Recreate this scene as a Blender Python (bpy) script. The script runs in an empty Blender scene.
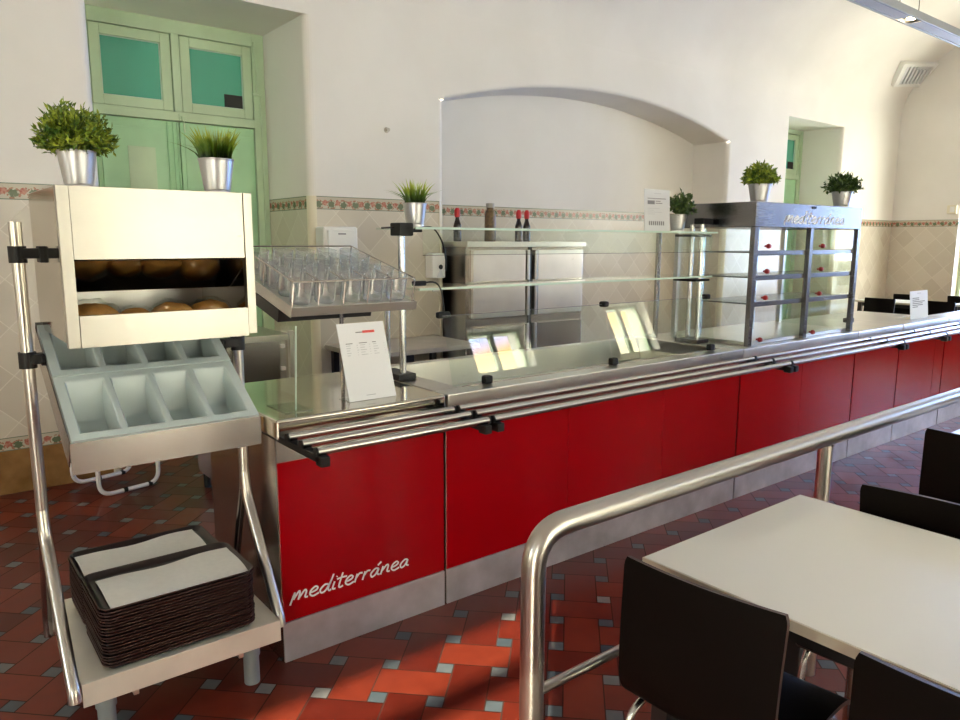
import bpy, bmesh, math, random
from mathutils import Vector, Matrix, Quaternion
random.seed(7)
S = bpy.context.scene
COL = S.collection
PI = math.pi
R = math.radians

# ------------------------------------------------------------------ materials
class NT:
    """small helper to compose shader nodes"""
    def __init__(s, name):
        s.m = bpy.data.materials.new(name); s.m.use_nodes = True
        s.t = s.m.node_tree; s.t.nodes.clear()
        s.out = s.t.nodes.new('ShaderNodeOutputMaterial')
    def n(s, typ, ins=None, **kw):
        nd = s.t.nodes.new(typ)
        for k, v in kw.items(): setattr(nd, k, v)
        for k, v in (ins or {}).items():
            if isinstance(v, bpy.types.NodeSocket): s.t.links.new(v, nd.inputs[k])
            else: nd.inputs[k].default_value = v
        return nd
    def math(s, op, a, b=0.0, c=0.0, clamp=False):
        return s.n('ShaderNodeMath', {0: a, 1: b, 2: c}, operation=op, use_clamp=clamp).outputs[0]
    def mix(s, f, a, b):
        nd = s.n('ShaderNodeMix', data_type='RGBA')
        for i, v in ((0, f), (6, a), (7, b)):
            if isinstance(v, bpy.types.NodeSocket): s.t.links.new(v, nd.inputs[i])
            else: nd.inputs[i].default_value = v if i == 0 else (*v, 1)[:4]
        return nd.outputs[2]
    def obj(s): return s.n('ShaderNodeTexCoord').outputs['Object']
    def pos(s): return s.n('ShaderNodeNewGeometry').outputs['Position']
    def noise(s, scale=5, detail=3, vec=None, stretch=None, rough=.5):
        v = vec or s.obj()
        if stretch:
            v = s.n('ShaderNodeMapping', {'Vector': v, 'Scale': stretch}).outputs[0]
        return s.n('ShaderNodeTexNoise', {'Vector': v, 'Scale': scale, 'Detail': detail, 'Roughness': rough}).outputs[0]
    def ramp(s, f, stops):
        nd = s.n('ShaderNodeValToRGB', {0: f}); e = nd.color_ramp.elements
        while len(e) < len(stops): e.new(.5)
        for el, (p, c) in zip(e, stops): el.position = p; el.color = (*c, 1)[:4]
        return nd.outputs[0]
    def bsdf(s, **k):
        ins = {}
        for a, v in k.items():
            a = {'color': 'Base Color', 'rough': 'Roughness', 'metal': 'Metallic', 'spec': 'Specular IOR Level',
                 'coat': 'Coat Weight', 'normal': 'Normal', 'alpha': 'Alpha', 'emit': 'Emission Color', 'estr': 'Emission Strength',
                 'sss': 'Subsurface Weight', 'trans': 'Transmission Weight'}[a]
            if isinstance(v, tuple): v = (*v, 1)[:4]
            ins[a] = v
        b = s.n('ShaderNodeBsdfPrincipled', ins)
        s.t.links.new(b.outputs[0], s.out.inputs[0]); return b
    def bump(s, h, strength=.2, dist=.002):
        return s.n('ShaderNodeBump', {'Height': h, 'Strength': strength, 'Distance': dist}).outputs[0]

def plain(name, color, rough=.5, metal=0., **k):
    t = NT(name); t.bsdf(color=color, rough=rough, metal=metal, **k); return t.m

def mottled(name, color, rough=.5, amt=.08, scale=8, metal=0., bump=.0):
    t = NT(name); f = t.noise(scale, 4)
    d = tuple(max(0, c * (1 - amt * 2)) for c in color); l = tuple(min(1, c * (1 + amt)) for c in color)
    c = t.ramp(f, [(.3, d), (.7, l)])
    k = {}
    if bump: k['normal'] = t.bump(f, bump)
    t.bsdf(color=c, rough=rough, metal=metal, **k); return t.m

def steel(name, base, rough, stretch=(1, 30, 30), amt=.08, bump=.03):
    t = NT(name)
    f = t.noise(14, 4, stretch=stretch)
    g = t.noise(3.0, 3)
    r = t.math('ADD', t.math('MULTIPLY', f, amt), t.math('ADD', t.math('MULTIPLY', g, amt), rough - amt))
    c = t.ramp(g, [(.3, tuple(x * .86 for x in base)), (.7, base)])
    t.bsdf(color=c, rough=r, metal=1.0, normal=t.bump(f, bump, .001)); return t.m

def thin_glass(name, tint=(.93, .97, .95), refl=1.0, edge=None):
    """thin clear pane: see-through with Fresnel reflection"""
    t = NT(name)
    fc = t.n('ShaderNodeLayerWeight', {'Blend': .5}).outputs['Facing']
    fr = t.math('ADD', .04*refl, t.math('MULTIPLY', t.math('POWER', fc, 5.0), .9*min(1, refl)), clamp=True)
    a = t.n('ShaderNodeBsdfTransparent', {'Color': (*tint, 1)}).outputs[0]
    b = t.n('ShaderNodeBsdfGlossy', {'Color': (1, 1, 1, 1), 'Roughness': .012}).outputs[0]
    m = t.n('ShaderNodeMixShader', {0: fr, 1: a, 2: b}).outputs[0]
    t.t.links.new(m, t.out.inputs[0]); return t.m

def wall_material():
    t = NT('plaster_and_tile')
    P = t.n('ShaderNodeSeparateXYZ', {0: t.pos()}); x, y, z = P.outputs
    u = t.math('ADD', x, y)
    # plaster
    pn = t.noise(1.3, 5, t.pos()); pf = t.noise(24, 4, t.pos())
    plaster = t.ramp(pn, [(.3, (.76, .73, .68)), (.7, (.83, .80, .755))])
    # diamond tiles
    s2 = .2 * math.sqrt(2)
    a = t.math('DIVIDE', t.math('ADD', u, z), s2); b = t.math('DIVIDE', t.math('SUBTRACT', u, z), s2)
    fa = t.math('FRACT', a); fb = t.math('FRACT', b)
    da = t.math('MINIMUM', fa, t.math('SUBTRACT', 1.0, fa)); db = t.math('MINIMUM', fb, t.math('SUBTRACT', 1.0, fb))
    dd = t.math('MINIMUM', da, db)
    grout = t.math('LESS_THAN', dd, .014)
    ids = t.n('ShaderNodeCombineXYZ', {0: t.math('FLOOR', a), 1: t.math('FLOOR', b), 2: 0.0}).outputs[0]
    wn = t.n('ShaderNodeTexWhiteNoise', {0: ids}).outputs['Value']
    tone = t.math('ADD', t.math('MULTIPLY', wn, .7), t.math('MULTIPLY', t.noise(6, 4, t.pos()), .3))
    tile = t.ramp(tone, [(.10, (.55, .49, .405)), (.5, (.605, .55, .46)), (.9, (.64, .585, .495))])
    tile = t.mix(grout, tile, (.70, .65, .56))
    # floral border, two heights
    def border(z0, z1):
        c = (z0 + z1) / 2; h = z1 - z0
        m = t.math('MULTIPLY', t.math('GREATER_THAN', z, z0), t.math('LESS_THAN', z, z1))
        v = t.math('DIVIDE', t.math('SUBTRACT', z, c), h)                  # -.5...5
        per = .1
        fu = t.math('SUBTRACT', t.math('FRACT', t.math('DIVIDE', u, per)), .5)
        nz = t.noise(70, 3, t.pos())
        wob = t.math('MULTIPLY', t.math('SUBTRACT', nz, .5), .35)
        r1 = t.math('SQRT', t.math('ADD', t.math('POWER', t.math('MULTIPLY', fu, 1.15), 2.0), t.math('POWER', v, 2.0)))
        flower = t.math('LESS_THAN', t.math('ADD', r1, wob), .22)
        fu2 = t.math('SUBTRACT', t.math('FRACT', t.math('ADD', t.math('DIVIDE', u, per), .5)), .5)
        v2 = t.math('ADD', v, .12)
        r2 = t.math('SQRT', t.math('ADD', t.math('POWER', fu2, 2.0), t.math('POWER', v2, 2.0)))
        leaf = t.math('LESS_THAN', t.math('ADD', r2, t.math('MULTIPLY', wob, 1.6)), .26)
        small = t.math('LESS_THAN', t.math('ADD', t.math('ABSOLUTE', t.math('SUBTRACT', r2, .33)), wob), .035)
        col = t.mix(leaf, (.50, .45, .35), (.13, .16, .09))
        col = t.mix(small, col, (.36, .17, .11))
        col = t.mix(flower, col, t.ramp(nz, [(.35, (.36, .10, .07)), (.6, (.50, .25, .18))]))
        edge = t.math('GREATER_THAN', t.math('ABSOLUTE', v), .44)
        col = t.mix(edge, col, (.16, .20, .15))
        return m, col
    m1, c1 = border(1.725, 1.82)
    m2, c2 = border(.262, .342)
    skirt = t.ramp(t.noise(9, 5, t.pos()), [(.3, (.20, .10, .030)), (.7, (.31, .17, .06))])
    col = t.mix(t.math('LESS_THAN', z, 1.725), plaster, tile)
    col = t.mix(m1, col, c1); col = t.mix(m2, col, c2)
    col = t.mix(t.math('LESS_THAN', z, .262), col, skirt)
    glazed = t.math('LESS_THAN', z, 1.82)
    rough = t.math('SUBTRACT', .85, t.math('MULTIPLY', glazed, .60))
    hgt = t.math('ADD', t.math('MULTIPLY', t.math('MULTIPLY', t.math('MINIMUM', dd, .03), 30.0), glazed), t.math('MULTIPLY', pf, .25))
    t.bsdf(color=col, rough=rough, normal=t.bump(hgt, .25, .003)); return t.m

M = {}
M['wall'] = wall_material()
M['plaster'] = mottled('plaster', (.80, .77, .73), .9, .03, 1.5)
M['bead'] = plain('cream_glaze', (.74, .68, .53), .3)
M['terracotta'] = None
M['green'] = mottled('green_paint', (.44, .72, .44), .45, .05, 3)
M['green_pale'] = mottled('pale_green_paint', (.57, .72, .50), .45, .05, 3)
M['teal'] = plain('teal_glass', (.11, .46, .33), .12, spec=.6)
M['dark'] = plain('dark_gap', (.015, .015, .015), .6)
M['steel'] = steel('brushed_steel', (.70, .67, .63), .30)
M['steel_bright'] = steel('bright_brushed_steel', (.46, .43, .38), .32, stretch=(3, 9, 22), amt=.16, bump=.10)
M['steel_satin'] = mottled('satin_worn_steel', (.74, .71, .63), .38, .06, 6, metal=.45)
M['steel_mirror'] = steel('polished_steel', (.66, .62, .54), .10, amt=.03, bump=.01)
M['steel_dark'] = steel('worn_steel', (.50, .45, .42), .24)
M['steel_header'] = steel('grey_brushed_steel', (.20, .195, .20), .26)
M['steel_kick'] = mottled('scuffed_steel', (.60, .56, .61), .36, .12, 7, metal=.62, bump=.05)
M['chrome'] = plain('satin_tube', (.56, .54, .51), .24, 1.0)
M['tube'] = plain('satin_stainless_tube', (.54, .51, .46), .30, 1.0)
M['red'] = plain('red_laminate', (.33, .0005, .004), .13, spec=.25)
M['white_letter'] = plain('white_lettering', (.85, .85, .85), .5)
M['black'] = plain('black_plastic', (.008, .008, .008), .5, spec=.3)
M['grey_plastic'] = mottled('grey_blue_plastic', (.50, .58, .58), .30, .03, 4)
M['foot'] = plain('grey_foot', (.22, .24, .25), .5)
M['tray'] = plain('dark_brown_tray', (.020, .012, .011), .32)
M['tray_edge'] = plain('brown_tray_edge', (.040, .018, .014), .4)
M['paper'] = mottled('napkin_paper', (.80, .78, .73), .9, .02, 60, bump=.3)
M['sign'] = plain('white_card', (.82, .83, .86), .5)
M['sign_grey'] = plain('printed_grey_card', (.62, .63, .66), .6)
M['ink'] = plain('grey_print', (.20, .20, .22), .7)
M['ink_pale'] = plain('pale_print', (.50, .51, .55), .7)
M['ink_red'] = plain('red_print', (.75, .08, .06), .6)
M['glass'] = thin_glass('clear_glass'); M['flap'] = thin_glass('flap_acrylic', (.94, .96, .96), .5)
M['glass_green'] = thin_glass('greenish_shelf_glass', (.86, .93, .89))
M['glass_edge'] = plain('polished_glass_edge', (.55, .70, .62), .15)
M['acrylic'] = thin_glass('clear_acrylic', (.95, .97, .95), .9)
def tumbler_mat():
    t = NT('tumbler_glass')
    fc = t.n('ShaderNodeLayerWeight', {'Blend': .5}).outputs['Facing']
    fr = t.math('ADD', .20, t.math('MULTIPLY', t.math('POWER', fc, 2.0), .72), clamp=True)
    a = t.n('ShaderNodeBsdfTransparent', {'Color': (.96, .97, .97, 1)}).outputs[0]
    g_ = t.n('ShaderNodeBsdfGlossy', {'Color': (1, 1, 1, 1), 'Roughness': .06}).outputs[0]
    d = t.n('ShaderNodeMixShader', {0: .5, 1: t.n('ShaderNodeBsdfTranslucent', {'Color': (.95, .96, .96, 1)}).outputs[0], 2: t.n('ShaderNodeBsdfDiffuse', {'Color': (.95, .96, .96, 1)}).outputs[0]}).outputs[0]
    g2 = t.n('ShaderNodeMixShader', {0: .5, 1: g_, 2: d}).outputs[0]
    t.t.links.new(t.n('ShaderNodeMixShader', {0: fr, 1: a, 2: g2}).outputs[0], t.out.inputs[0]); return t.m
M['tumbler'] = tumbler_mat()
M['white_plastic'] = plain('white_plastic', (.80, .80, .78), .3)
M['white_tube'] = plain('white_coated_tube', (.78, .74, .74), .35)
M['table_white'] = plain('white_laminate', (.78, .77, .73), .30)
M['table_edge'] = plain('beige_edge_band', (.62, .55, .45), .5)
M['brown_shell'] = plain('dark_brown_shell', (.006, .004, .003), .5, spec=.1)
M['shell_edge'] = plain('brown_shell_edge', (.055, .028, .020), .4)
M['dark_metal'] = plain('dark_metal', (.03, .027, .027), .45, .3)
M['soil'] = mottled('soil', (.03, .02, .012), .95, .2, 60)
M['pot'] = plain('galvanised_pot', (.56, .56, .57), .40, 1.0)
M['lamp_grey'] = plain('lamp_grey', (.42, .45, .48), .4, .4)
M['lamp_white'] = plain('lamp_diffuser', (.70, .72, .74), .5)
M['knob'] = plain('dark_red_knob', (.28, .012, .012), .3)
M['bread_crust'] = mottled('bread_crust', (.72, .34, .08), .55, .25, 14, bump=.4)
M['wood'] = mottled('pale_worn_steel', (.50, .45, .38), .4, .08, 5)
t_ = NT('lamp_glow'); t_.bsdf(color=(1, .9, .7), emit=(1, .72, .38), estr=14.0); M['glow'] = t_.m

def leaf_mat(name, c0, c1):
    t = NT(name)
    f = t.noise(30, 2)
    t.bsdf(color=t.ramp(f, [(.35, c0), (.65, c1)]), rough=.5); return t.m
M['leaf_bright'] = leaf_mat('yellow_green_leaves', (.05, .13, .010), (.36, .44, .035))
M['leaf_dark'] = leaf_mat('dark_green_leaves', (.02, .055, .012), (.09, .15, .03))
t_ = NT('grass_blades'); gz_ = t_.n('ShaderNodeSeparateXYZ', {0: t_.n('ShaderNodeTexCoord').outputs['Generated']}).outputs[2]
t_.bsdf(color=t_.ramp(t_.math('ADD', gz_, t_.math('MULTIPLY', t_.math('SUBTRACT', t_.noise(40, 2), .5), .5)), [(.12, (.012, .035, .008)), (.42, (.11, .22, .015)), (.75, (.42, .50, .04))]), rough=.45); M['grass'] = t_.m

# ------------------------------------------------------------------ mesh builder
class MB:
    def __init__(s): s.bm = bmesh.new(); s.lay = None
    def _mark(s, fs, mat):
        for f in fs: f.material_index = mat
    def box(s, x0, x1, y0, y1, z0, z1, bev=0., mat=0, M4=None, seg=2):
        b = bmesh.new()
        vs = [b.verts.new(p) for p in ((x0,y0,z0),(x1,y0,z0),(x1,y1,z0),(x0,y1,z0),(x0,y0,z1),(x1,y0,z1),(x1,y1,z1),(x0,y1,z1))]
        for q in ((3,2,1,0),(4,5,6,7),(0,1,5,4),(1,2,6,5),(2,3,7,6),(3,0,4,7)): b.faces.new([vs[i] for i in q])
        if bev: bmesh.ops.bevel(b, geom=b.edges[:], offset=bev, segments=seg, profile=.5, affect='EDGES')
        s.merge(b, mat, M4); return s
    def merge(s, b, mat=0, M4=None):
        if M4 is not None: b.transform(M4)
        mp = {}
        for v in b.verts: mp[v] = s.bm.verts.new(v.co)
        for f in b.faces:
            try: g = s.bm.faces.new([mp[v] for v in f.verts])
            except ValueError: continue
            g.material_index = mat if mat is not None else f.material_index
        b.free()
    def tube(s, path, r, seg=12, closed=False, mat=0, caps=True, flat=1.0):
        P = [Vector(p) for p in path]; n = len(P)
        rr = r if isinstance(r, (list, tuple)) else [r] * n
        T = []
        for i in range(n):
            if closed: d = (P[(i+1) % n] - P[i]).normalized() + (P[i] - P[i-1]).normalized()
            elif i == 0: d = P[1] - P[0]
            elif i == n-1: d = P[-1] - P[-2]
            else: d = (P[i+1] - P[i]).normalized() + (P[i] - P[i-1]).normalized()
            T.append(d.normalized())
        up = Vector((0, 0, 1)) if abs(T[0].z) < .9 else Vector((0, 1, 0))
        N = (up - T[0] * up.dot(T[0])).normalized()
        rings = []
        for i in range(n):
            if i:
                q = T[i-1].rotation_difference(T[i]); N = (q @ N); N = (N - T[i] * N.dot(T[i])).normalized()
            B = T[i].cross(N)
            k = 1.0
            if 0 < i < n-1 or closed:
                c = max(.3, (P[i]-P[i-1]).normalized().dot(T[i])); k = 1.0
            rings.append([s.bm.verts.new(P[i] + (N * math.cos(2*PI*j/seg) * flat + B * math.sin(2*PI*j/seg)) * rr[i]) for j in range(seg)])
        for i in range(n if closed else n-1):
            a, b = rings[i], rings[(i+1) % n]
            for j in range(seg):
                f = s.bm.faces.new((a[j], a[(j+1) % seg], b[(j+1) % seg], b[j])); f.material_index = mat
        if caps and not closed:
            f = s.bm.faces.new(rings[0][::-1]); f.material_index = mat
            f = s.bm.faces.new(rings[-1]); f.material_index = mat
        return s
    def cyl(s, p0, p1, r, seg=16, mat=0, r1=None):
        return s.tube([p0, p1], [r, r if r1 is None else r1], seg, mat=mat)
    def lathe(s, prof, c=(0,0,0), seg=24, mat=0, M4=None):
        b = bmesh.new(); rings = []
        for (r, z) in prof:
            if r < 1e-6: rings.append([b.verts.new((0, 0, z))])
            else: rings.append([b.verts.new((r*math.cos(2*PI*j/seg), r*math.sin(2*PI*j/seg), z)) for j in range(seg)])
        for a, d in zip(rings, rings[1:]):
            for j in range(seg):
                k = (j+1) % seg
                if len(a) == 1 and len(d) == 1: continue
                if len(a) == 1: b.faces.new((a[0], d[k], d[j]))
                elif len(d) == 1: b.faces.new((a[j], a[k], d[0]))
                else: b.faces.new((a[j], a[k], d[k], d[j]))
        b.transform(Matrix.Translation(c)) if M4 is None else b.transform(M4)
        s.merge(b, mat); return s
    def face(s, pts, mat=0):
        f = s.bm.faces.new([s.bm.verts.new(p) for p in pts]); f.material_index = mat; return s
    def prism(s, poly, axis, a, b, mat=0):
        """extrude a closed 2D polygon along an axis ('x','y','z') from a to b"""
        def mk(p, t):
            return {'x': (t, p[0], p[1]), 'y': (p[0], t, p[1]), 'z': (p[0], p[1], t)}[axis]
        A = [s.bm.verts.new(mk(p, a)) for p in poly]; B = [s.bm.verts.new(mk(p, b)) for p in poly]
        n = len(poly)
        fs = [s.bm.faces.new(A[::-1]), s.bm.faces.new(B)]
        for i in range(n): fs.append(s.bm.faces.new((A[i], A[(i+1) % n], B[(i+1) % n], B[i])))
        s._mark(fs, mat); return s
    def build(s, name, mats, parent=None, smooth=35, normals=True, origin=None):
        if not isinstance(mats, (list, tuple)): mats = [mats]
        if normals: bmesh.ops.recalc_face_normals(s.bm, faces=s.bm.faces)
        root = parent
        off = Vector((0, 0, 0))
        q = parent
        while q is not None:
            off += q.location; q = q.parent
        o_loc = Vector((0, 0, 0))
        if origin is not None: o_loc = Vector(origin) - off
        s.bm.transform(Matrix.Translation(-(off + o_loc)))
        me = bpy.data.meshes.new(name); s.bm.to_mesh(me); s.bm.free()
        for m in mats: me.materials.append(M[m] if isinstance(m, str) else m)
        if smooth:
            me.polygons.foreach_set('use_smooth', [True] * len(me.polygons))
            me.set_sharp_from_angle(angle=R(smooth))
        o = bpy.data.objects.new(name, me); COL.objects.link(o)
        if smooth:
            md = o.modifiers.new('weighted_normals', 'WEIGHTED_NORMAL'); md.keep_sharp = True; md.weight = 100
        o.location = o_loc
        if parent: o.parent = parent
        return o

def tag(o, label, cat=None, group=None, kind=None):
    o['label'] = label
    if cat: o['category'] = cat
    if group: o['group'] = group
    if kind: o['kind'] = kind
    return o
def thing(name, label, cat, loc, group=None):
    o = bpy.data.objects.new(name, None); COL.objects.link(o); o.location = loc
    o.empty_display_size = .05
    return tag(o, label, cat, group)
def struct(o, label=None, cat=None):
    o['kind'] = 'structure'
    if label: o['label'] = label
    o['category'] = cat or o.name.split('_')[0]
    return o
def dup(src, loc, label=None, rotz=None):
    def cp(o, par):
        c = o.copy(); COL.objects.link(c)
        if par: c.parent = par
        for ch in o.children: cp(ch, c)
        return c
    r = cp(src, None); r.location = loc
    if rotz is not None: r.rotation_euler = (0, 0, rotz)
    if label: r['label'] = label
    return r
def arc(c, r, a0, a1, n=8):
    return [(c[0] + r*math.cos(R(a0 + (a1-a0)*i/n)), c[1] + r*math.sin(R(a0 + (a1-a0)*i/n))) for i in range(n+1)]
def fillet(path, r, n=6):
    """round the corners of a 3D polyline"""
    P = [Vector(p) for p in path]; out = [P[0]]
    for i in range(1, len(P)-1):
        a, b, c = P[i-1], P[i], P[i+1]
        d0 = (a-b); d1 = (c-b); rr = min(r, d0.length*.49, d1.length*.49)
        p0 = b + d0.normalized()*rr; p1 = b + d1.normalized()*rr
        for k in range(n+1):
            t = k/n; out.append(p0*(1-t)**2 + b*2*t*(1-t) + p1*t*t)
    out.append(P[-1]); return out
def rrect(x0, x1, y0, y1, r, n=5):
    return (arc((x1-r, y0+r), r, -90, 0, n) + arc((x1-r, y1-r), r, 0, 90, n)
            + arc((x0+r, y1-r), r, 90, 180, n) + arc((x0+r, y0+r), r, 180, 270, n))

# ------------------------------------------------------------------ camera
F_PX = 735.4
yaw, pitch, roll = R(38.16), R(9.20), R(.18)
fw = Vector((math.sin(yaw)*math.cos(pitch), math.cos(yaw)*math.cos(pitch), -math.sin(pitch)))
rt = Vector((math.cos(yaw), -math.sin(yaw), 0)); up = rt.cross(fw)
r2 = rt*math.cos(roll) + up*math.sin(roll); u2 = -rt*math.sin(roll) + up*math.cos(roll)
cd = bpy.data.cameras.new('camera'); cam = bpy.data.objects.new('camera', cd); COL.objects.link(cam)
cam.matrix_world = Matrix(((r2.x, u2.x, -fw.x, 0), (r2.y, u2.y, -fw.y, 0), (r2.z, u2.z, -fw.z, 1.5), (0, 0, 0, 1)))
cd.sensor_width = 36; cd.lens = F_PX/960*36; cd.clip_start = .05; cd.clip_end = 200
S.camera = cam

# ------------------------------------------------------------------ setting
WY = 5.04; XL, XR, YF = -5.6, 11.85, -3.0; ZS = 3.3
# floor: basketweave of terracotta rectangles with small slate squares
def tile_mat(name, stops, rough):
    t = NT(name)
    at = t.n('ShaderNodeAttribute', attribute_name='tone').outputs['Fac']
    nz = t.noise(16, 5, t.pos()); nb = t.noise(2.0, 3, t.pos())
    f = t.math('ADD', t.math('MULTIPLY', at, .55), t.math('ADD', t.math('MULTIPLY', nz, .3), t.math('MULTIPLY', nb, .15)))
    rg = t.math('ADD', rough, t.math('MULTIPLY', nz, .15))
    t.bsdf(color=t.ramp(f, stops), rough=rg, normal=t.bump(nz, .08, .002), spec=.28); return t.m
M['terracotta'] = tile_mat('terracotta_tile', [(.2, (.075, .009, .005)), (.5, (.125, .016, .008)), (.8, (.19, .030, .014))], .26)
M['slate'] = tile_mat('slate_blue_insert', [(.2, (.045, .065, .08)), (.5, (.09, .11, .125)), (.8, (.19, .19, .185))], .34)
M['grout'] = plain('dark_grout', (.05, .022, .016), .9)
def build_floor():
    bm = bmesh.new(); tone = bm.faces.layers.float.new('tone')
    s, d, g = .1945, .058, .0022
    p0, q0 = 2.3745, -.796
    c = 1/math.sqrt(2)
    def quad(pa, pb, qa, qb, mat):
        ctr = ((pa+pb)/2, (qa+qb)/2)
        X, Y = (ctr[0]+ctr[1])*c, (ctr[0]-ctr[1])*c
        if not (XL+.0 < X < XR+.3 and YF < Y < WY+.9): return
        pts = []
        for p, q in ((pa+g, qa+g), (pb-g, qa+g), (pb-g, qb-g), (pa+g, qb-g)):
            x, y = (p+q)*c, (p-q)*c
            pts.append(bm.verts.new((x, y, 0)))
        f = bm.faces.new(pts[::-1]); f.material_index = mat; f[tone] = random.random()
    for i in range(-95, 95):
        for j in range(-95, 95):
            p, q = p0+i*s, q0+j*s
            quad(p-d/2, p+d/2, q-d/2, q+d/2, 1)
            if (i+j) % 2: quad(p-d/2, p+s+d/2, q+d/2, q+s-d/2, 0)
            else: quad(p+d/2, p+s-d/2, q-d/2, q+s+d/2, 0)
    f = bm.faces.new([bm.verts.new(v) for v in ((XL-.3, YF-.3, -.0025), (XR+.6, YF-.3, -.0025), (XR+.6, WY+.9, -.0025), (XL-.3, WY+.9, -.0025))])
    f.material_index = 2
    me = bpy.data.meshes.new('floor'); bm.to_mesh(me); bm.free()
    for k in ('terracotta', 'slate', 'grout'): me.materials.append(M[k])
    o = bpy.data.objects.new('floor', me); COL.objects.link(o)
    return struct(o, 'terracotta tile floor with small slate squares', 'floor')
build_floor()

def plan_opening(x0, x1, yb, r=.05, n=5):
    """plan polyline from the wall face into a recess, along its back and out again, rounded at the front corners"""
    L = [(x0 - r + r*math.sin(R(90*k/n)), WY + r - r*math.cos(R(90*k/n))) for k in range(n+1)] + [(x0, yb)]
    Rr = [(2*((x0+x1)/2) - a, b) for a, b in L][::-1]
    return L, Rr
def build_wall_back():
    bm = MB(); rad = .05; n = 5
    def strip(x0, x1, z0, z1, y=WY):
        bm.face(((x0, y, z0), (x1, y, z0), (x1, y, z1), (x0, y, z1)))
    def side(pts, z0, z1, head=None):
        zz = [z0, 1.83, z1]
        for k in range(len(pts)-1):
            (xa, ya), (xb, yb) = pts[k], pts[k+1]
            curved = k < n if pts is not None else False
            for a, b in zip(zz, zz[1:]):
                bm.face(((xa, ya, a), (xb, yb, a), (xb, yb, b), (xa, ya, b)), 0)
    ops = [(1.015, 2.39, 5.82, 3.06), (8.81, 10.14, 5.65, 3.025)]
    strip(XL, 1.015-rad, 0, ZS); strip(2.39+rad, 3.58-rad, 0, ZS); strip(7.53+rad, 8.81-rad, 0, ZS); strip(10.14+rad, XR+.02, 0, ZS)
    for x0, x1, yb, zh in ops:
        L, Rr = plan_opening(x0, x1, yb, rad, n)
        side(L, 0, zh); side(Rr, 0, zh)
        bm.face([(a, b, zh) for a, b in L + Rr])            # soffit
        strip(x0-rad, x1+rad, zh, ZS)
        strip(x0, x1, 0, zh, yb + .12)
    # arched niche
    x0, x1, yb, zsp = 3.58, 7.53, 5.5, 2.62
    L, Rr = plan_opening(x0, x1, yb, rad, n)
    side(L, 0, zsp); side(Rr, 0, zsp)
    bm.face([(a, b, zsp) for a, b in L] + [(x0-rad, yb, zsp)]); bm.face([(a, b, zsp) for a, b in Rr] + [(x1+rad, yb, zsp)])
    N = 40; cx, hw, rise = (x0+x1)/2, (x1-x0)/2, .285
    Rad = (hw*hw + rise*rise)/(2*rise); cz = zsp + rise - Rad
    ax = [x0 + (x1-x0)*k/N for k in range(N+1)]; az = [cz + math.sqrt(Rad*Rad-(x-cx)**2) for x in ax]
    rr = .03
    for k in range(N):
        xa, xb, za, zb = ax[k], ax[k+1], az[k], az[k+1]
        strip(xa, xb, 0, 0) if False else None
        bm.face(((xa, WY, za+rr), (xb, WY, zb+rr), (xb, WY, ZS), (xa, WY, ZS)))
        prev = None
        for m in range(5):
            a = R(90*m/4); yy = WY + rr - rr*math.cos(a); dz = rr - rr*math.sin(a)
            cur = ((xa, yy, za+dz), (xb, yy, zb+dz))
            if prev: bm.face((prev[0], prev[1], cur[1], cur[0]))
            prev = cur
        bm.face((prev[0], prev[1], (xb, yb, zb), (xa, yb, za)))
        bm.face(((xa, yb, 0), (xb, yb, 0), (xb, yb, zb), (xa, yb, za)))
    for xe, ze in ((x0, az[0]), (x1, az[-1])):
        pr = [(xe, WY + rr - rr*math.cos(R(90*m/4)), ze + rr - rr*math.sin(R(90*m/4))) for m in range(5)]
        bm.face(pr + [(xe, WY + rr, ze-.001), (xe, WY-.001, ze-.001)])
    strip(x0-rad, x0, zsp, ZS); strip(x1, x1+rad, zsp, ZS)
    bmesh.ops.remove_doubles(bm.bm, verts=bm.bm.verts, dist=.0005)
    o = bm.build('wall_back', 'wall', smooth=0)
    struct(o, 'cream plaster back wall with tiled wainscot, arched niche and deep door recesses', 'wall')
build_wall_back()
# glazed quarter-round corner tiles on the recess corners
k = 0
for cx_, sgn in ((1.015, -1), (2.39, 1), (3.58, -1), (7.53, 1), (8.81, -1), (10.14, 1)):
    k += 1
    b = MB(); pts = []
    c = (cx_ + sgn*.05, WY + .05)
    a0 = 270 if sgn > 0 else 270
    ang = (180, 270) if sgn > 0 else (270, 360)
    outer = arc(c, .054, ang[0], ang[1], 6); inner = arc(c, .047, ang[0], ang[1], 6)
    b.prism(outer + inner[::-1], 'z', 0.0, 1.82)
    struct(b.build('trim_%d' % k, 'bead'), 'cream glazed corner tile', 'trim')

# vault
def ell(y):                # height of the vault at depth y
    a = 2.84
    if y > 2.2: return ZS + 1.4*math.sqrt(max(0, 1-((y-2.2)/a)**2))
    if y < -.2: return ZS + 1.4*math.sqrt(max(0, 1-((-.2-y)/2.8)**2))
    return ZS + 1.4
b = MB()
ys = [2.2 + 2.84*math.cos(R(90*i/24)) for i in range(25)] + [-.2 - 2.8*math.sin(R(90*i/24)) for i in range(25)]
for ya, yb in zip(ys, ys[1:]):
    b.face(((XL, ya, ell(ya)), (XR, ya, ell(ya)), (XR, yb, ell(yb)), (XL, yb, ell(yb))))
bmesh.ops.remove_doubles(b.bm, verts=b.bm.verts, dist=.0005)
struct(b.build('ceiling', 'wall', smooth=60), 'plain cream vaulted ceiling', 'ceiling')

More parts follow.
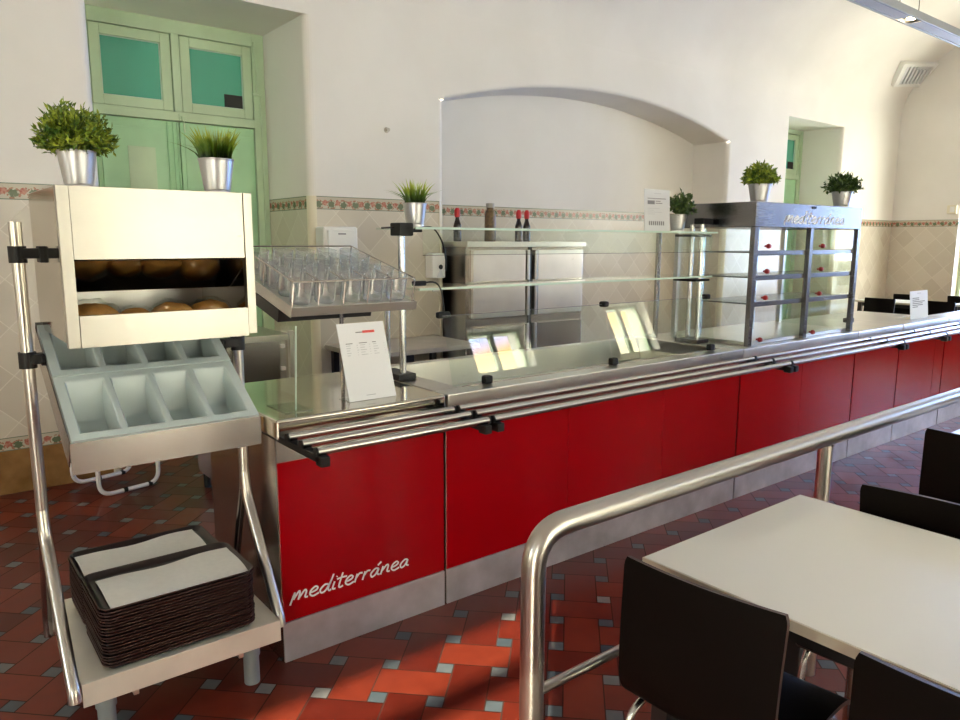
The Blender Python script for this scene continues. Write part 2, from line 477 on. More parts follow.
# side and front walls with openings
def wall_with_openings(name, axis, at, lo, hi, top, ops, label, depth=.45):
    b = MB()
    def f(u, z, d=0.):
        return (u, at+d, z) if axis == 'y' else (at+d, u, z)
    cur = lo
    dep = -depth if (axis == 'y' or at < 0) else depth
    for (u0, u1, z0, z1) in sorted(ops):
        b.face((f(cur, 0), f(u0, 0), f(u0, top), f(cur, top)))
        if z0 > 0: b.face((f(u0, 0), f(u1, 0), f(u1, z0), f(u0, z0)))
        b.face((f(u0, z1), f(u1, z1), f(u1, top), f(u0, top)))
        for a, c2 in (((u0, z0), (u0, z1)), ((u0, z1), (u1, z1)), ((u1, z1), (u1, z0)), ((u1, z0), (u0, z0))):
            b.face((f(*a), f(*c2), f(*c2, dep), f(*a, dep)))
        cur = u1
    b.face((f(cur, 0), f(hi, 0), f(hi, top), f(cur, top)))
    return struct(b.build(name, 'wall', smooth=0), label, 'wall')
FR = [(-2.35, -1.55, 2.3, 3.05), (-.0, 0.0, 0, 0)]
front_ops = [(-4.95, -3.05, 0.02, 3.05), (1.25, 2.75, .02, 3.05), (3.4, 4.8, .02, 3.05), (6.20, 7.30, 2.40, 3.06), (9.15, 10.15, 2.40, 3.30)]
wall_with_openings('wall_front', 'y', YF, XL, XR, ZS, front_ops, 'cream front wall with tall glazed doors behind the viewer')
left_ops = [(.9, 2.1, 1.2, 3.05)]
wall_with_openings('wall_left', 'x', XL, YF, WY, 4.75, left_ops, 'cream left wall with one tall window')
right_ops = [(-1.35, .7, 1.15, 3.0), (1.9, 4.14, .02, 3.0)]
wall_with_openings('wall_right', 'x', XR, YF, WY, 4.75, right_ops, 'cream far end wall with wide glazed doorway beside the tiles')
# frames and panes of those openings
wn = 0
def glazed(axis, at, u0, u1, z0, z1, cols, rows, matf='green_pale', fr=.05):
    global wn; wn += 1
    def bx(b, a0, a1, c0, c1, d=.03):
        if axis == 'y': b.box(a0, a1, at-.20-d, at-.20+d, c0, c1)
        else:
            dd = -.20 if at < 0 else .20
            b.box(at+dd-d, at+dd+d, a0, a1, c0, c1)
    b = MB()
    bx(b, u0, u0+fr, z0, z1); bx(b, u1-fr, u1, z0, z1); bx(b, u0+fr, u1-fr, z1-fr, z1); bx(b, u0+fr, u1-fr, z0, z0+fr)
    for i in range(1, cols):
        u = u0 + (u1-u0)*i/cols; bx(b, u-fr*.8, u+fr*.8, z0+fr, z1-fr, .025)
    for i in range(1, rows):
        z = z0 + (z1-z0)*i/rows; bx(b, u0+fr, u1-fr, z-.02, z+.02, .022)
    w = b.build('window_%d' % wn, matf)
    struct(w, 'painted window frame number %d with clear panes' % wn, 'window')
    p = MB(); bx(p, u0+.01, u1-.01, z0+.01, z1-.01, .003)
    p.build('pane', 'glass', w)
for (u0, u1, z0, z1), (c_, r_) in zip(front_ops, ((1, 10), (2, 3), (2, 3), (2, 1), (2, 1))): glazed('y', YF, u0, u1, z0, z1, c_, r_)
for o_ in left_ops: glazed('x', XL, *o_, 2, 3)
for o_ in right_ops: glazed('x', XR, *o_, 3, 2)

# unseen sheer curtains, added across two front doors to spread sunlight into the room
t_ = NT('sheer_curtain')
tr_ = t_.n('ShaderNodeBsdfTranslucent', {'Color': (.80, .78, .74, 1)}).outputs[0]; df_ = t_.n('ShaderNodeBsdfDiffuse', {'Color': (.80, .78, .74, 1)}).outputs[0]
t_.t.links.new(t_.n('ShaderNodeMixShader', {0: .35, 1: tr_, 2: df_}).outputs[0], t_.out.inputs[0]); M['sheer'] = t_.m
for cu, where in zip(front_ops[1:3], ('behind the viewer', 'opposite the cupboard')):
    b = MB(); n_ = 72; pr = None
    for i in range(n_+1):
        xx = cu[0]-.05 + (cu[1]-cu[0]+.10)*i/n_; yy = YF + .07 + .025*math.sin(i*.9)
        cur = ((xx, yy, .03), (xx, yy, 3.12))
        if pr: b.face((pr[0], cur[0], cur[1], pr[1]))
        pr = cur
    bmesh.ops.remove_doubles(b.bm, verts=b.bm.verts, dist=.0005)
    tag(b.build('sheer_curtain', 'sheer', None, smooth=60, normals=False), 'unseen white curtain added to diffuse daylight at the front door ' + where, 'curtain')

# green door in a deep recess
def green_door(num, x0, x1, y, label, full=True):
    d = bpy.data.objects.new('door_%d' % num, None); COL.objects.link(d); d.location = ((x0+x1)/2, y, 0)
    struct(d, label, 'door')
    zt = 3.065; zm = 2.38; w = x1-x0; xm = (x0+x1)/2
    b = MB()
    b.box(x0, x0+.095, y-.03, y+.05, 0, zt, .004); b.box(x1-.095, x1, y-.03, y+.05, 0, zt, .004)
    b.box(x0+.095, x1-.095, y-.03, y+.05, zt-.10, zt, .004); b.box(x0+.095, x1-.095, y-.032, y+.05, zm-.02, zm+.045, .004)
    b.box(xm-.028, xm+.028, y-.032, y+.05, zm+.045, zt-.10, .004)
    b.box(x0, x1, y+.055, y+.07, 0, zt)
    b.build('door_frame', 'green_pale', d)
    for s_ in (0, 1):
        a0, a1 = (x0+.10, xm-.034) if s_ == 0 else (xm+.034, x1-.10)
        za, zb = zm+.048, zt-.105; st = .068
        b = MB()
        b.box(a0, a0+st, y-.022, y+.03, za, zb, .004); b.box(a1-st, a1, y-.022, y+.03, za, zb, .004)
        b.box(a0+st, a1-st, y-.022, y+.03, za, za+st, .004); b.box(a0+st, a1-st, y-.022, y+.03, zb-st, zb, .004)
        sash = b.build('transom_sash', 'green_pale', d)
        b = MB(); b.box(a0+st-.002, a1-st+.002, y+.002, y+.010, za+st-.002, zb-st+.002)
        pane = b.build('glass_pane', 'teal', sash)
        b = MB()
        for (q0, q1, r0, r1) in ((a0+st, a1-st, za+st, za+st+.006), (a0+st, a1-st, zb-st-.006, zb-st), (a0+st, a0+st+.006, za+st, zb-st), (a1-st-.006, a1-st, za+st, zb-st)):
            b.box(q0, q1, y-.004, y+.004, r0, r1)
        b.build('glazing_bead', plain('glazing_bead_pale', (.60, .74, .66), .4) if s_ == 0 else M['glass_edge'], sash)
        if s_ == 1:
            b = MB(); b.box(a1-st-.145, a1-st-.006, y-.003, y+.001, za+st+.006, za+st+.10)
            b.build('pane_patch', 'dark', sash)
        # lower leaf with a raised field and a small panel
        leaf0, leaf1 = (x0+.10, xm-.004) if s_ == 0 else (xm+.004, x1-.10)
        b = MB(); b.box(leaf0, leaf1, y-.014, y+.03, .01, zm-.025, .003)
        b.box(leaf0+.03, leaf1-.09 if s_ == 0 else leaf1-.03, y-.024, y-.012, .10, zm-.09, .004)
        lf = b.build('door_leaf', 'green', d)
        if s_ == 0:
            b = MB(); b.box(leaf0+.20, leaf0+.385, y-.028, y-.022, 1.40, 2.16, .002)
            b.build('blind_panel', 'green_pale', lf)
            b = MB()
            for xx in (leaf1-.085, leaf1-.045, leaf1-.015): b.box(xx, xx+.012, y-.03, y-.012, .02, zm-.03, .003)
            b.build('astragal', 'green', lf)
    b = MB()
    b.tube([(xm+.03, y-.04, zm-.10), (xm+.03, y-.04, zm+.01)], .007, 8); b.box(xm+.015, xm+.045, y-.05, y-.03, zm-.02, zm+.015, .003)
    b.tube([(xm+.0, y-.04, zm-.02), (xm+.0, y-.04, zm+.03)], .006, 8)
    b.build('bolt', 'green_pale', d)
    b = MB()
    b.tube([(x1-.085, y-.05, zt-.07), (x1-.075, y-.06, zt-.30), (x1-.068, y-.05, zt-.45)], .011, 8)
    b.tube([(x1-.11, y-.05, zt-.455), (x1-.04, y-.05, zt-.455)], .009, 8)
    b.tube([(x1-.045, y-.045, zt-.46), (x1-.045, y-.045, .9)], .008, 8)
    b.build('espagnolette_rod', 'green_pale', d)
    b = MB(); b.tube([(x0+.03, y-.05, zt-.42), (x0+.075, y-.05, zt-.42)], .012, 8); b.build('hinge', 'green_pale', d)
    return d
green_door(1, 1.06, 2.388, 5.80, 'tall pale green double door with two teal transom panes in deep recess')
green_door(2, 8.815, 10.135, 5.62, 'green door sliver in the narrow recess near the far corner')

# ------------------------------------------------------------------ lettering
def spl(pts, n=6):
    P = [Vector((p[0], p[1])) for p in pts]
    if len(P) < 3: return P
    E = [P[0]*2-P[1]] + P + [P[-1]*2-P[-2]]; out = []
    for i in range(1, len(E)-2):
        for k in range(n):
            t = k/n; a, b, c, d = E[i-1], E[i], E[i+1], E[i+2]
            out.append(.5*((2*b) + (c-a)*t + (2*a-5*b+4*c-d)*t*t + (3*b-3*c+d-a)*t**3))
    return out + [P[-1]]
GL = {
 'm': (1.05, [[(0, -.25), (.16, .95), (.14, .25)], [(.14, .25), (.38, .95), (.46, .8), (.44, .1)], [(.44, .2), (.72, .9), (.84, .75), (.82, .2), (.98, .12)]]),
 'e': (.62, [[(.02, .42), (.34, .52), (.46, .76), (.30, .95), (.08, .68), (.05, .28), (.26, .02), (.58, .18)]]),
 'd': (.72, [[(.46, .78), (.24, .82), (.02, .42), (.12, .06), (.36, .2), (.58, .95), (.70, 1.7)], [(.60, 1.05), (.50, .35), (.58, .05), (.70, .12)]]),
 'i': (.30, [[(.12, .85), (.06, .15), (.24, .06)], [(.20, 1.25), (.24, 1.33)]]),
 't': (.50, [[(.26, 1.55), (.14, .3), (.22, .04), (.40, .12)], [(-.06, 1.0), (.24, 1.06), (.56, 1.02)]]),
 'r': (.50, [[(.02, .05), (.10, .92)], [(.08, .5), (.24, .88), (.44, .86)]]),
 'a': (.66, [[(.48, .80), (.26, .86), (.03, .45), (.12, .06), (.34, .22), (.50, .80)], [(.50, .75), (.46, .25), (.62, .08)]]),
 'A': (.66, [[(.48, .80), (.26, .86), (.03, .45), (.12, .06), (.34, .22), (.50, .80)], [(.50, .75), (.46, .25), (.62, .08)], [(.40, 1.15), (.60, 1.45)]]),
 'n': (.70, [[(.04, .02), (.12, .9)], [(.10, .4), (.34, .88), (.48, .8), (.46, .2), (.64, .10)]]),
}
def lettering(word, x0, x1, z0, xh, y, w, rise=0., th=.0015):
    tot = sum(GL[c][0] for c in word); sc = (x1-x0)/tot; b = MB(); cur = 0
    for ch in word:
        for st in GL[ch][1]:
            P = spl(st)
            Q = [Vector((x0 + (cur+p.x + .12*p.y)*sc, z0 + p.y*xh + rise*(cur+p.x)/tot)) for p in P]
            L, Rr = [], []
            for i in range(len(Q)):
                d = (Q[min(i+1, len(Q)-1)] - Q[max(i-1, 0)]).normalized(); nn = Vector((-d.y, d.x))*w/2
                L.append(Q[i]+nn); Rr.append(Q[i]-nn)
            for i in range(len(Q)-1):
                poly = (L[i], L[i+1], Rr[i+1], Rr[i])
                f = [b.bm.verts.new((p.x, y-th, p.y)) for p in poly]; g = [b.bm.verts.new((p.x, y, p.y)) for p in poly]
                b.bm.faces.new(f); b.bm.faces.new((f[0], f[1], g[1], g[0])); b.bm.faces.new((f[2], f[3], g[3], g[2]))
        cur += GL[ch][0]
    return b

# ------------------------------------------------------------------ serving counters
CF = 2.345; CB = 3.05; CZ = .897
def counter(x0, x1, seams, label, well=None, letter=False, rail_x=None, top='steel', CB=CB):
    t = thing('serving_counter', label, 'counter', ((x0+x1)/2, (CF+CB)/2, 0), 'red serving counter units in a row')
    b = MB(); b.box(x0+.004, x1-.004, CF+.02, CB-.02, .02, .70 if well else .824)
    if well: b.box(x0+.004, well[0]-.02, CF+.02, CB-.02, .70, .824); b.box(well[1]+.02, x1-.004, CF+.02, CB-.02, .70, .824)
    b.build('carcass', 'steel_dark', t)
    # worktop
    b = MB()
    if not well: b.box(x0, x1, CF-.015, CB+.01, .826, CZ, .010, seg=3)
    else:
        wx0, wx1, wy0, wy1, wd = well
        b.box(x0, x1, CF-.015, wy0, .826, CZ, .008); b.box(x0, x1, wy1, CB+.04, .826, CZ, .008)
        b.box(x0, wx0, wy0, wy1, .826, CZ-.0005); b.box(wx1, x1, wy0, wy1, .826, CZ-.0005)
    tp = b.build('worktop', top, t)
    if well:
        b = MB(); z1, z0 = CZ-.004, CZ-wd
        for pts in (((wx0, wy0, z1), (wx1, wy0, z1), (wx1, wy0+.02, z0), (wx0, wy0+.02, z0)), ((wx0, wy1, z1), (wx0, wy1-.02, z0), (wx1, wy1-.02, z0), (wx1, wy1, z1)),
                    ((wx0, wy0, z1), (wx0, wy0+.02, z0), (wx0, wy1-.02, z0), (wx0, wy1, z1)), ((wx1, wy0, z1), (wx1, wy1, z1), (wx1, wy1-.02, z0), (wx1, wy0+.02, z0)),
                    ((wx0, wy0+.02, z0), (wx1, wy0+.02, z0), (wx1, wy1-.02, z0), (wx0, wy1-.02, z0))): b.face(pts)
        b.build('cold_well', 'steel', t, normals=False)
        b = MB()
        b.box(wx0+.02, wx1-.02, wy0-.012, wy0-.003, CZ-.0005, CZ+.0015)
        b.build('vent_strip', 'steel_dark', t)
    b = MB(); b.box(x0+.002, x1-.002, CF+.004, CF+.03, .742, .826); b.build('front_band', 'steel_dark', t)
    xs = [x0+.002] + seams + [x1-.002]
    for a, c in zip(xs, xs[1:]):
        b = MB(); b.box(a+.0015, c-.0015, CF, CF+.018, .153, .742, .0015)
        p = b.build('front_panel', 'red', t)
        if letter and a == xs[0]:
            lettering('mediterrAnea', .985, 1.485, .222, .036, CF-.0002, .0062).build('lettering', 'white_letter', p)
    b = MB(); b.box(x0+.002, x1-.002, CF-.002, CF+.02, .0, .150, .002); b.build('kick_plate', 'steel_kick', t)
    b = MB(); b.box(x0-.001, x0+.004, CF+.004, CB-.01, .0, .826); b.build('end_panel', 'steel_dark', t)
    # tray rails
    for a, c in rail_x:
        for k, yy in enumerate((2.262, 2.155, 2.045)):
            b = MB(); b.cyl((a+.004, yy, .852), (c-.004, yy, .852), .0135, 14); tr = b.build('tray_rail', 'chrome', t)
            for e0, e1 in ((a-.001, a+.006), (c-.006, c+.001)):
                b = MB(); b.cyl((e0, yy, .852), (e1, yy, .852), .0142, 14); b.build('end_cap', 'black', tr)
        for xx in (a+.022, c-.022):
            b = MB(); b.box(xx-.016, xx+.016, 2.03, CF+.02, .815, .839, .003)
            b.box(xx-.016, xx+.016, 2.018, 2.06, .806, .839, .004)
            b.build('rail_bracket', 'black', t)
    return t
counter(.955, 1.661, [], 'nearest red counter unit with white script lettering and bare steel top', letter=True, rail_x=[(.96, 1.65)], top='steel_mirror')
counter(1.669, 3.742, [2.366, 3.06], 'long red counter unit with sunken cold well under the glass shelves', well=(1.79, 3.66, 2.43, 3.03, .13), rail_x=[(1.665, 3.735)])
counter(3.750, 5.127, [4.437], 'red counter unit carrying the glazed display cabinet', well=(3.88, 5.05, 2.45, 2.98, .06), rail_x=[(3.745, 5.13)])
counter(5.135, 5.827, [], 'short red counter unit just beyond the display cabinet', rail_x=[(5.135, 5.825)])
counter(5.835, 6.680, [6.50], 'red counter unit carrying a small white notice at the far end', rail_x=[(5.835, 6.68)])
counter(6.688, 8.2, [7.2], 'narrow farthest stretch of red counter beyond the small white notice', rail_x=[(6.69, 8.195)], CB=2.515)

# ------------------------------------------------------------------ glass guard over the cold well
g = thing('glass_food_guard', 'glass shelves and tilted sneeze guard on steel posts over cold well', 'food guard', (2.7, 2.7, CZ))
for (px, py, zt, rr) in ((1.70, 2.71, 1.535, .015), (1.695, 2.83, 1.20, .013), (3.735, 2.645, 1.60, .014), (3.765, 2.735, 1.60, .014)):
    b = MB(); b.cyl((px, py, CZ+.02), (px, py, zt), rr, 16); p = b.build('post', 'chrome', g)
b = MB(); b.box(1.66, 1.75, 2.68, 2.86, CZ, CZ+.028, .004); b.build('base_block', 'dark_metal', g)
b = MB(); b.box(3.69, 3.81, 2.61, 2.77, CZ, CZ+.024, .004); b.build('base_block', 'dark_metal', g)
b = MB(); b.box(3.705, 3.735, 2.935, 2.955, CZ, 1.555, .003); b.build('rear_upright', 'steel_dark', g)
b = MB(); b.box(1.665, 1.735, 2.665, 2.745, 1.520, 1.575, .006); b.box(1.735, 1.79, 2.68, 2.73, 1.536, 1.552, .004)
b.cyl((1.61, 2.72, 1.552), (1.67, 2.715, 1.556), .004, 8); b.build('shelf_clamp', 'black', g)
b = MB(); b.box(3.70, 3.80, 2.615, 2.68, 1.600, 1.635, .005); b.build('shelf_clamp', 'black', g)
b = MB(); b.box(3.66, 3.80, 2.62, 2.78, 1.268, 1.282, .003); b.build('shelf_bracket', 'black', g)
b = MB(); b.box(3.66, 3.80, 2.62, 2.78, 1.528, 1.542, .003); b.build('shelf_bracket', 'dark_metal', g)
b = MB(); b.box(1.70, 3.82, 2.60, 2.92, 1.548, 1.556); s1 = b.build('upper_shelf', 'glass_green', g)
b = MB(); b.box(1.70, 3.82, 2.594, 2.600, 1.547, 1.557); b.build('shelf_edge', 'glass_edge', s1)
b = MB(); b.box(1.72, 3.80, 2.61, 2.90, 1.292, 1.300); s2 = b.build('middle_shelf', 'glass_green', g)
b = MB(); b.box(1.72, 3.80, 2.604, 2.610, 1.291, 1.301); b.build('shelf_edge', 'glass_edge', s2)
b = MB(); b.box(1.74, 3.78, 2.602, 2.606, 1.440, 1.546); fa = b.build('fascia_glass', 'glass', g)
b = MB(); b.box(1.74, 3.78, 2.601, 2.607, 1.438, 1.440); b.build('fascia_edge', 'dark_metal', fa)
TH = R(14)
def tilted(x0, x1, z0, z1, y0=2.418, d=.004):
    b = MB(); ca, sa = math.cos(TH), math.sin(TH); h = (z1-z0)/ca
    b.box(x0, x1, 0, d, 0, h, M4=Matrix.Translation((0, y0, z0)) @ Matrix.Rotation(-TH, 4, 'X')); return b
for a, c in ((1.76, 2.735), (2.745, 3.60)):
    p = tilted(a, c, CZ+.006, 1.19).build('sneeze_glass', 'glass', g)
    b = MB(); y1 = 2.418 + (1.19-CZ)*math.tan(TH); b.box(a, c, y1-.002, y1+.004, 1.190, 1.192); b.build('glass_rim', 'ink', p)
for xx in (1.94, 2.74, 3.55):
    b = MB(); b.box(xx-.020, xx+.020, 2.402, 2.436, CZ, CZ+.034, .006); b.build('glass_clip', 'black', g)
b = MB(); y1 = 2.418 + (1.19-CZ)*math.tan(TH)
b.box(2.722, 2.758, y1-.02, y1+.02, 1.178, 1.206, .008); b.build('glass_clip', 'black', g)
b = MB(); b.box(3.57, 3.605, y1-.02, y1+.02, 1.178, 1.206, .008); b.build('glass_clip', 'black', g)
# black lead looping down from the clamps
def catm(P, n=8):
    P = [Vector(p) for p in P]; E = [P[0]*2-P[1]] + P + [P[-1]*2-P[-2]]; out = []
    for i in range(1, len(E)-2):
        for k in range(n):
            t = k/n; a, b_, c, d = E[i-1], E[i], E[i+1], E[i+2]
            out.append(.5*((2*b_) + (c-a)*t + (2*a-5*b_+4*c-d)*t*t + (3*b_-3*c+d-a)*t**3))
    return out + [P[-1]]
lead = thing('light_lead', 'thin black lead looping from top clamp down beside the glass', 'cable', (1.8, 2.6, CZ))
b = MB(); b.tube(catm([(1.775, 2.66, 1.557), (1.81, 2.63, 1.553), (1.84, 2.61, 1.50), (1.852, 2.598, 1.43), (1.85, 2.594, 1.375)]), .0035, 8); b.build('cord', 'black', lead)
b = MB(); b.tube(catm([(1.735, 2.60, 1.325), (1.79, 2.59, 1.325), (1.815, 2.58, 1.29), (1.825, 2.575, 1.22), (1.825, 2.57, 1.195)]), .0035, 8); b.build('cord', 'black', lead)
b = MB(); b.box(1.685, 1.745, 2.586, 2.612, 1.313, 1.333, .004); b.build('connector', 'black', lead)
b = MB(); b.box(1.785, 1.85, 2.556, 2.584, 1.172, 1.200, .008); b.build('connector', 'black', lead)

# ------------------------------------------------------------------ display cabinet
D0, D1, DY0, DY1, DZ0, DZ1 = 3.83, 5.095, 2.36, 2.80, CZ, 1.725
dc = thing('display_cabinet', 'steel and glass display cabinet with red knobs and script header on the counter', 'display cabinet', ((D0+D1)/2, 2.58, CZ))
b = MB(); b.box(D0, D1, DY0, DY1+.12, 1.583, DZ1, .004); hd = b.build('header', 'steel_header', dc)
lettering('mediterrAnea', 4.13, 4.86, 1.610, .044, DY0-.0002, .0118, th=.0008).build('lettering', 'white_letter', hd)
b = MB(); b.cyl((4.45, DY0-.006, 1.708), (4.45, DY0, 1.708), .008, 10); b.cyl((4.475, DY0-.006, 1.708), (4.475, DY0, 1.708), .008, 10); b.build('rivet', 'dark_metal', hd)
for xx in (D0, 4.447, D1-.036):
    b = MB(); b.box(xx, xx+.036, DY0, DY0+.03, DZ0, 1.583, .002); b.build('front_post', 'steel_header', dc)
for xx in (D0, D1-.03):
    b = MB(); b.box(xx, xx+.03, DY1+.08, DY1+.11, DZ0, 1.583, .002); b.build('rear_post', 'steel', dc)
for zz in (1.447, 1.303, 1.150):
    b = MB(); b.box(D0+.037, D1-.037, DY0+.03, DY1-.04, zz-.012, zz-.004); b.box(D0+.037, D1-.037, DY0+.018, DY0+.03, zz-.026, zz+.002, .002)
    b.build('shelf', 'steel_header', dc)
    for kx in (3.955, 4.575):
        b = MB(); b.box(kx-.10 if kx < 4 else kx-.09, kx+.46 if kx < 4 else kx+.44, DY0+.005, DY0+.008, zz+.012, zz+.125)
        fl = b.build('flap_door', 'flap', dc)
        b = MB(); b.lathe([(0, -.016), (.010, -.014), (.015, -.004), (.014, .006), (.006, .012), (.006, .022), (0, .022)], seg=14, M4=Matrix.Translation((kx, DY0-.014, zz+.028)) @ Matrix.Rotation(R(-90), 4, 'X'))
        b.build('knob', 'knob', fl)
for kx in (3.925, 4.530):
    b = MB(); b.box(kx-.05, kx+.48, DY0+.005, DY0+.008, .905, 1.12); fl = b.build('flap_door', 'flap', dc)
    b = MB(); b.lathe([(0, -.016), (.010, -.014), (.015, -.004), (.014, .006), (.006, .012), (.006, .022), (0, .022)], seg=14, M4=Matrix.Translation((kx, DY0-.014, .934)) @ Matrix.Rotation(R(-90), 4, 'X'))
    b.build('knob', 'knob', fl)
for xx in (D0+.012, D1-.016):
    b = MB(); b.box(xx, xx+.004, DY0+.03, DY1+.08, DZ0+.01, 1.58); b.build('side_glass', 'glass', dc)
b = MB(); b.box(D0+.03, D1-.03, DY0+.03, DY1+.10, CZ+.001, CZ+.022, .003); b.build('base_tray', 'steel', dc)
b = MB(); b.tube([(D0+.08, DY1-.05, CZ+.02), (D0+.08, DY1-.05, 1.58)], .009, 10); b.build('shelf_support', 'chrome', dc)
b = MB(); b.tube([(4.50, DY1-.05, CZ+.02), (4.50, DY1-.05, 1.58)], .009, 10); b.build('shelf_support', 'chrome', dc)
b = MB()
pts = [(0, 0)] + [(.26*math.cos(R(a)), .16*math.sin(R(a))) for a in range(0, 91, 9)]
b.prism([(D1+.02+p[0], 1.20+p[1]) for p in pts], 'y', 2.50, 2.504); b.build('side_shield', 'acrylic', dc)
b = MB(); b.box(D1, D1+.03, 2.49, 2.515, 1.27, 1.30, .004); b.build('shield_clip', 'black', dc)
b = MB(); b.box(D1-.002, D1+.07, 2.385, 2.43, CZ+.055, CZ+.085, .004); b.build('shield_clip', 'black', dc)

# ------------------------------------------------------------------ glass rack and tumblers
RX0, RX1, RY0, RY1 = 1.12, 1.66, 2.55, 3.10
RA = math.atan(.235); RZ = 1.252
RM = Matrix.Translation((0, RY0, RZ)) @ Matrix.Rotation(RA, 4, 'X')
rk = thing('glass_rack', 'sloping steel rack with wire guard holding rows of tumblers above counter', 'rack', (1.39, 2.8, CZ))
ln = (RY1-RY0)/math.cos(RA)
b = MB(); b.box(RX0, RX1, .0, ln, -.004, .0, M4=RM); b.box(RX0, RX1+.01, -.003, 0, -.032, .004, .001, M4=RM); b.box(RX0, RX1, ln-.003, ln, -.036, .03, M4=RM)
b.box(RX0, RX0+.003, 0, ln, -.036, .008, M4=RM); b.box(RX1-.003, RX1, 0, ln, -.036, .008, M4=RM)
b.build('tilted_tray', 'steel', rk)
b = MB(); b.box(RX0-.004, RX1-.14, .10, ln-.02, -.085, -.037, M4=RM); b.build('underside_channel', 'dark_metal', rk)
b = MB(); wr = .0032; zt = .098
def rp(x, y, z): return RM @ Vector((x, y, z))
xs = [RX0+.008 + (RX1-RX0-.016)*k/5 for k in range(6)]
b.tube([rp(RX0+.008, .008, zt), rp(RX1-.008, .008, zt), rp(RX1-.008, ln-.01, zt), rp(RX0+.008, ln-.01, zt)], wr, 6, closed=True)
for x in xs: b.tube(fillet([rp(x, .008, .0), rp(x, .008, zt), rp(x, .14, zt)], .012, 3), wr, 6)
for x in (xs[0], xs[-1]):
    for yy in (ln*.5, ln-.012): b.tube([rp(x, yy, 0), rp(x, yy, zt)], wr, 6)
b.build('wire_guard', 'steel_dark', rk)
b = MB(); b.tube([(1.38, 2.66, CZ+.001), (1.38, 2.66, 1.225)], .009, 10); b.build('support_leg', 'steel_dark', rk)
b = MB(); b.box(1.655, 1.70, 2.70, 2.72, 1.240, 1.262, .003); b.build('post_bracket', 'dark_metal', rk)
prof = [(0, .001), (.034, .001), (.038, .006), (.0405, .03), (.0415, .085), (.0430, .100), (.0412, .1005), (.0398, .085), (.0385, .03), (.034, .014), (0, .012)]
b = MB(); b.lathe(prof, seg=20); t0 = b.build('drinking_glass', 'tumbler', None)
ordn = ['first', 'second', 'third', 'fourth', 'fifth', 'sixth']
rown = ['front row', 'second row', 'third row', 'fourth row', 'back row']
first = True
for j in range(5):
    for i in range(5):
        p = rp((xs[i]+xs[i+1])/2 + random.uniform(-.004, .004), .058 + j*.104 + random.uniform(-.004, .004), .001)
        o = t0 if first else t0.copy()
        if not first: COL.objects.link(o)
        first = False
        o.location = p; o.rotation_euler = (RA, 0, random.uniform(0, 6)) if False else (RA, 0, 0)
        tag(o, 'clear upright tumbler in %s of the sloping rack, %s from left' % (rown[j], ordn[i]), 'drinking glass', 'tumblers on the sloping rack')

# ------------------------------------------------------------------ cutlery and tray cart
ct = thing('cutlery_cart', 'steel self-service cart with bread bin, cutlery slope and tray shelf', 'cart', (.59, 2.48, 0))
for sx, xx in ((0, .275), (1, .905)):
    b = MB(); b.cyl((xx, 2.52, .62), (xx, 2.52, 1.55 if sx == 0 else 1.50), .017, 18); b.build('upright', 'tube', ct)
    b = MB(); b.tube(fillet([(xx, 2.52, .68), (xx, 2.505, .60), (xx-.0, 2.205 if sx == 0 else 2.25, .235), (xx, 2.20 if sx == 0 else 2.245, .205)], .05, 5), .0178, 14); b.build('leg', 'tube', ct)
    b = MB(); b.tube(fillet([(xx, 2.53, .70), (xx, 2.545, .62), (xx, 2.66, .27), (xx, 2.665, .20)], .05, 5), .014, 14); b.build('leg', 'steel_dark', ct)
    sgn = 1 if sx == 0 else -1
    for zz, yy in ((1.455, 2.46), (1.145, 2.48)):
        b = MB(); b.cyl((xx, 2.52, zz-.022), (xx, 2.52, zz+.026), .024, 16)
        xe = .338 if sx == 0 else .857
        if zz < 1.3: xe = .318 if sx == 0 else .846
        b.box(min(xx, xe), max(xx, xe), 2.497, 2.540, zz-.010, zz+.020, .004)
        if zz > 1.3: b.box(xe-.012, xe+.012, 2.49, 2.55, zz-.022, zz+.026, .003)
        else: b.cyl((xe-.010*sgn, 2.505, zz), (xe+.001*sgn, 2.505, zz), .016, 12)
        b.build('clamp', 'black', ct)
# tray shelf
b = MB(); sy0, sy1, sz = 2.205, 2.80, .250
b.box(.295, .888, sy0, sy1, sz-.010, sz, .002); b.box(.295, .888, sy0-.003, sy0, sz-.072, sz, .001); b.box(.295, .888, sy1, sy1+.003, sz-.06, sz)
b.box(.295, .298, sy0, sy1, sz-.055, sz); b.box(.885, .888, sy0, sy1, sz-.055, sz)
b.build('tray_shelf', 'steel_satin', ct)
for fx in (.37, .822):
    for fy in (2.31, 2.70):
        b = MB(); b.cyl((fx, fy, 0), (fx, fy, .10), .026, 20); b.cyl((fx, fy, .10), (fx, fy, sz-.01), .030, 20); b.build('foot', 'foot', ct)
for xx in (.44, .76):
    b = MB(); b.box(xx-.008, xx+.008, 2.225, 2.25, sz-.10, sz-.06, .002); b.build('hook', 'steel', ct)
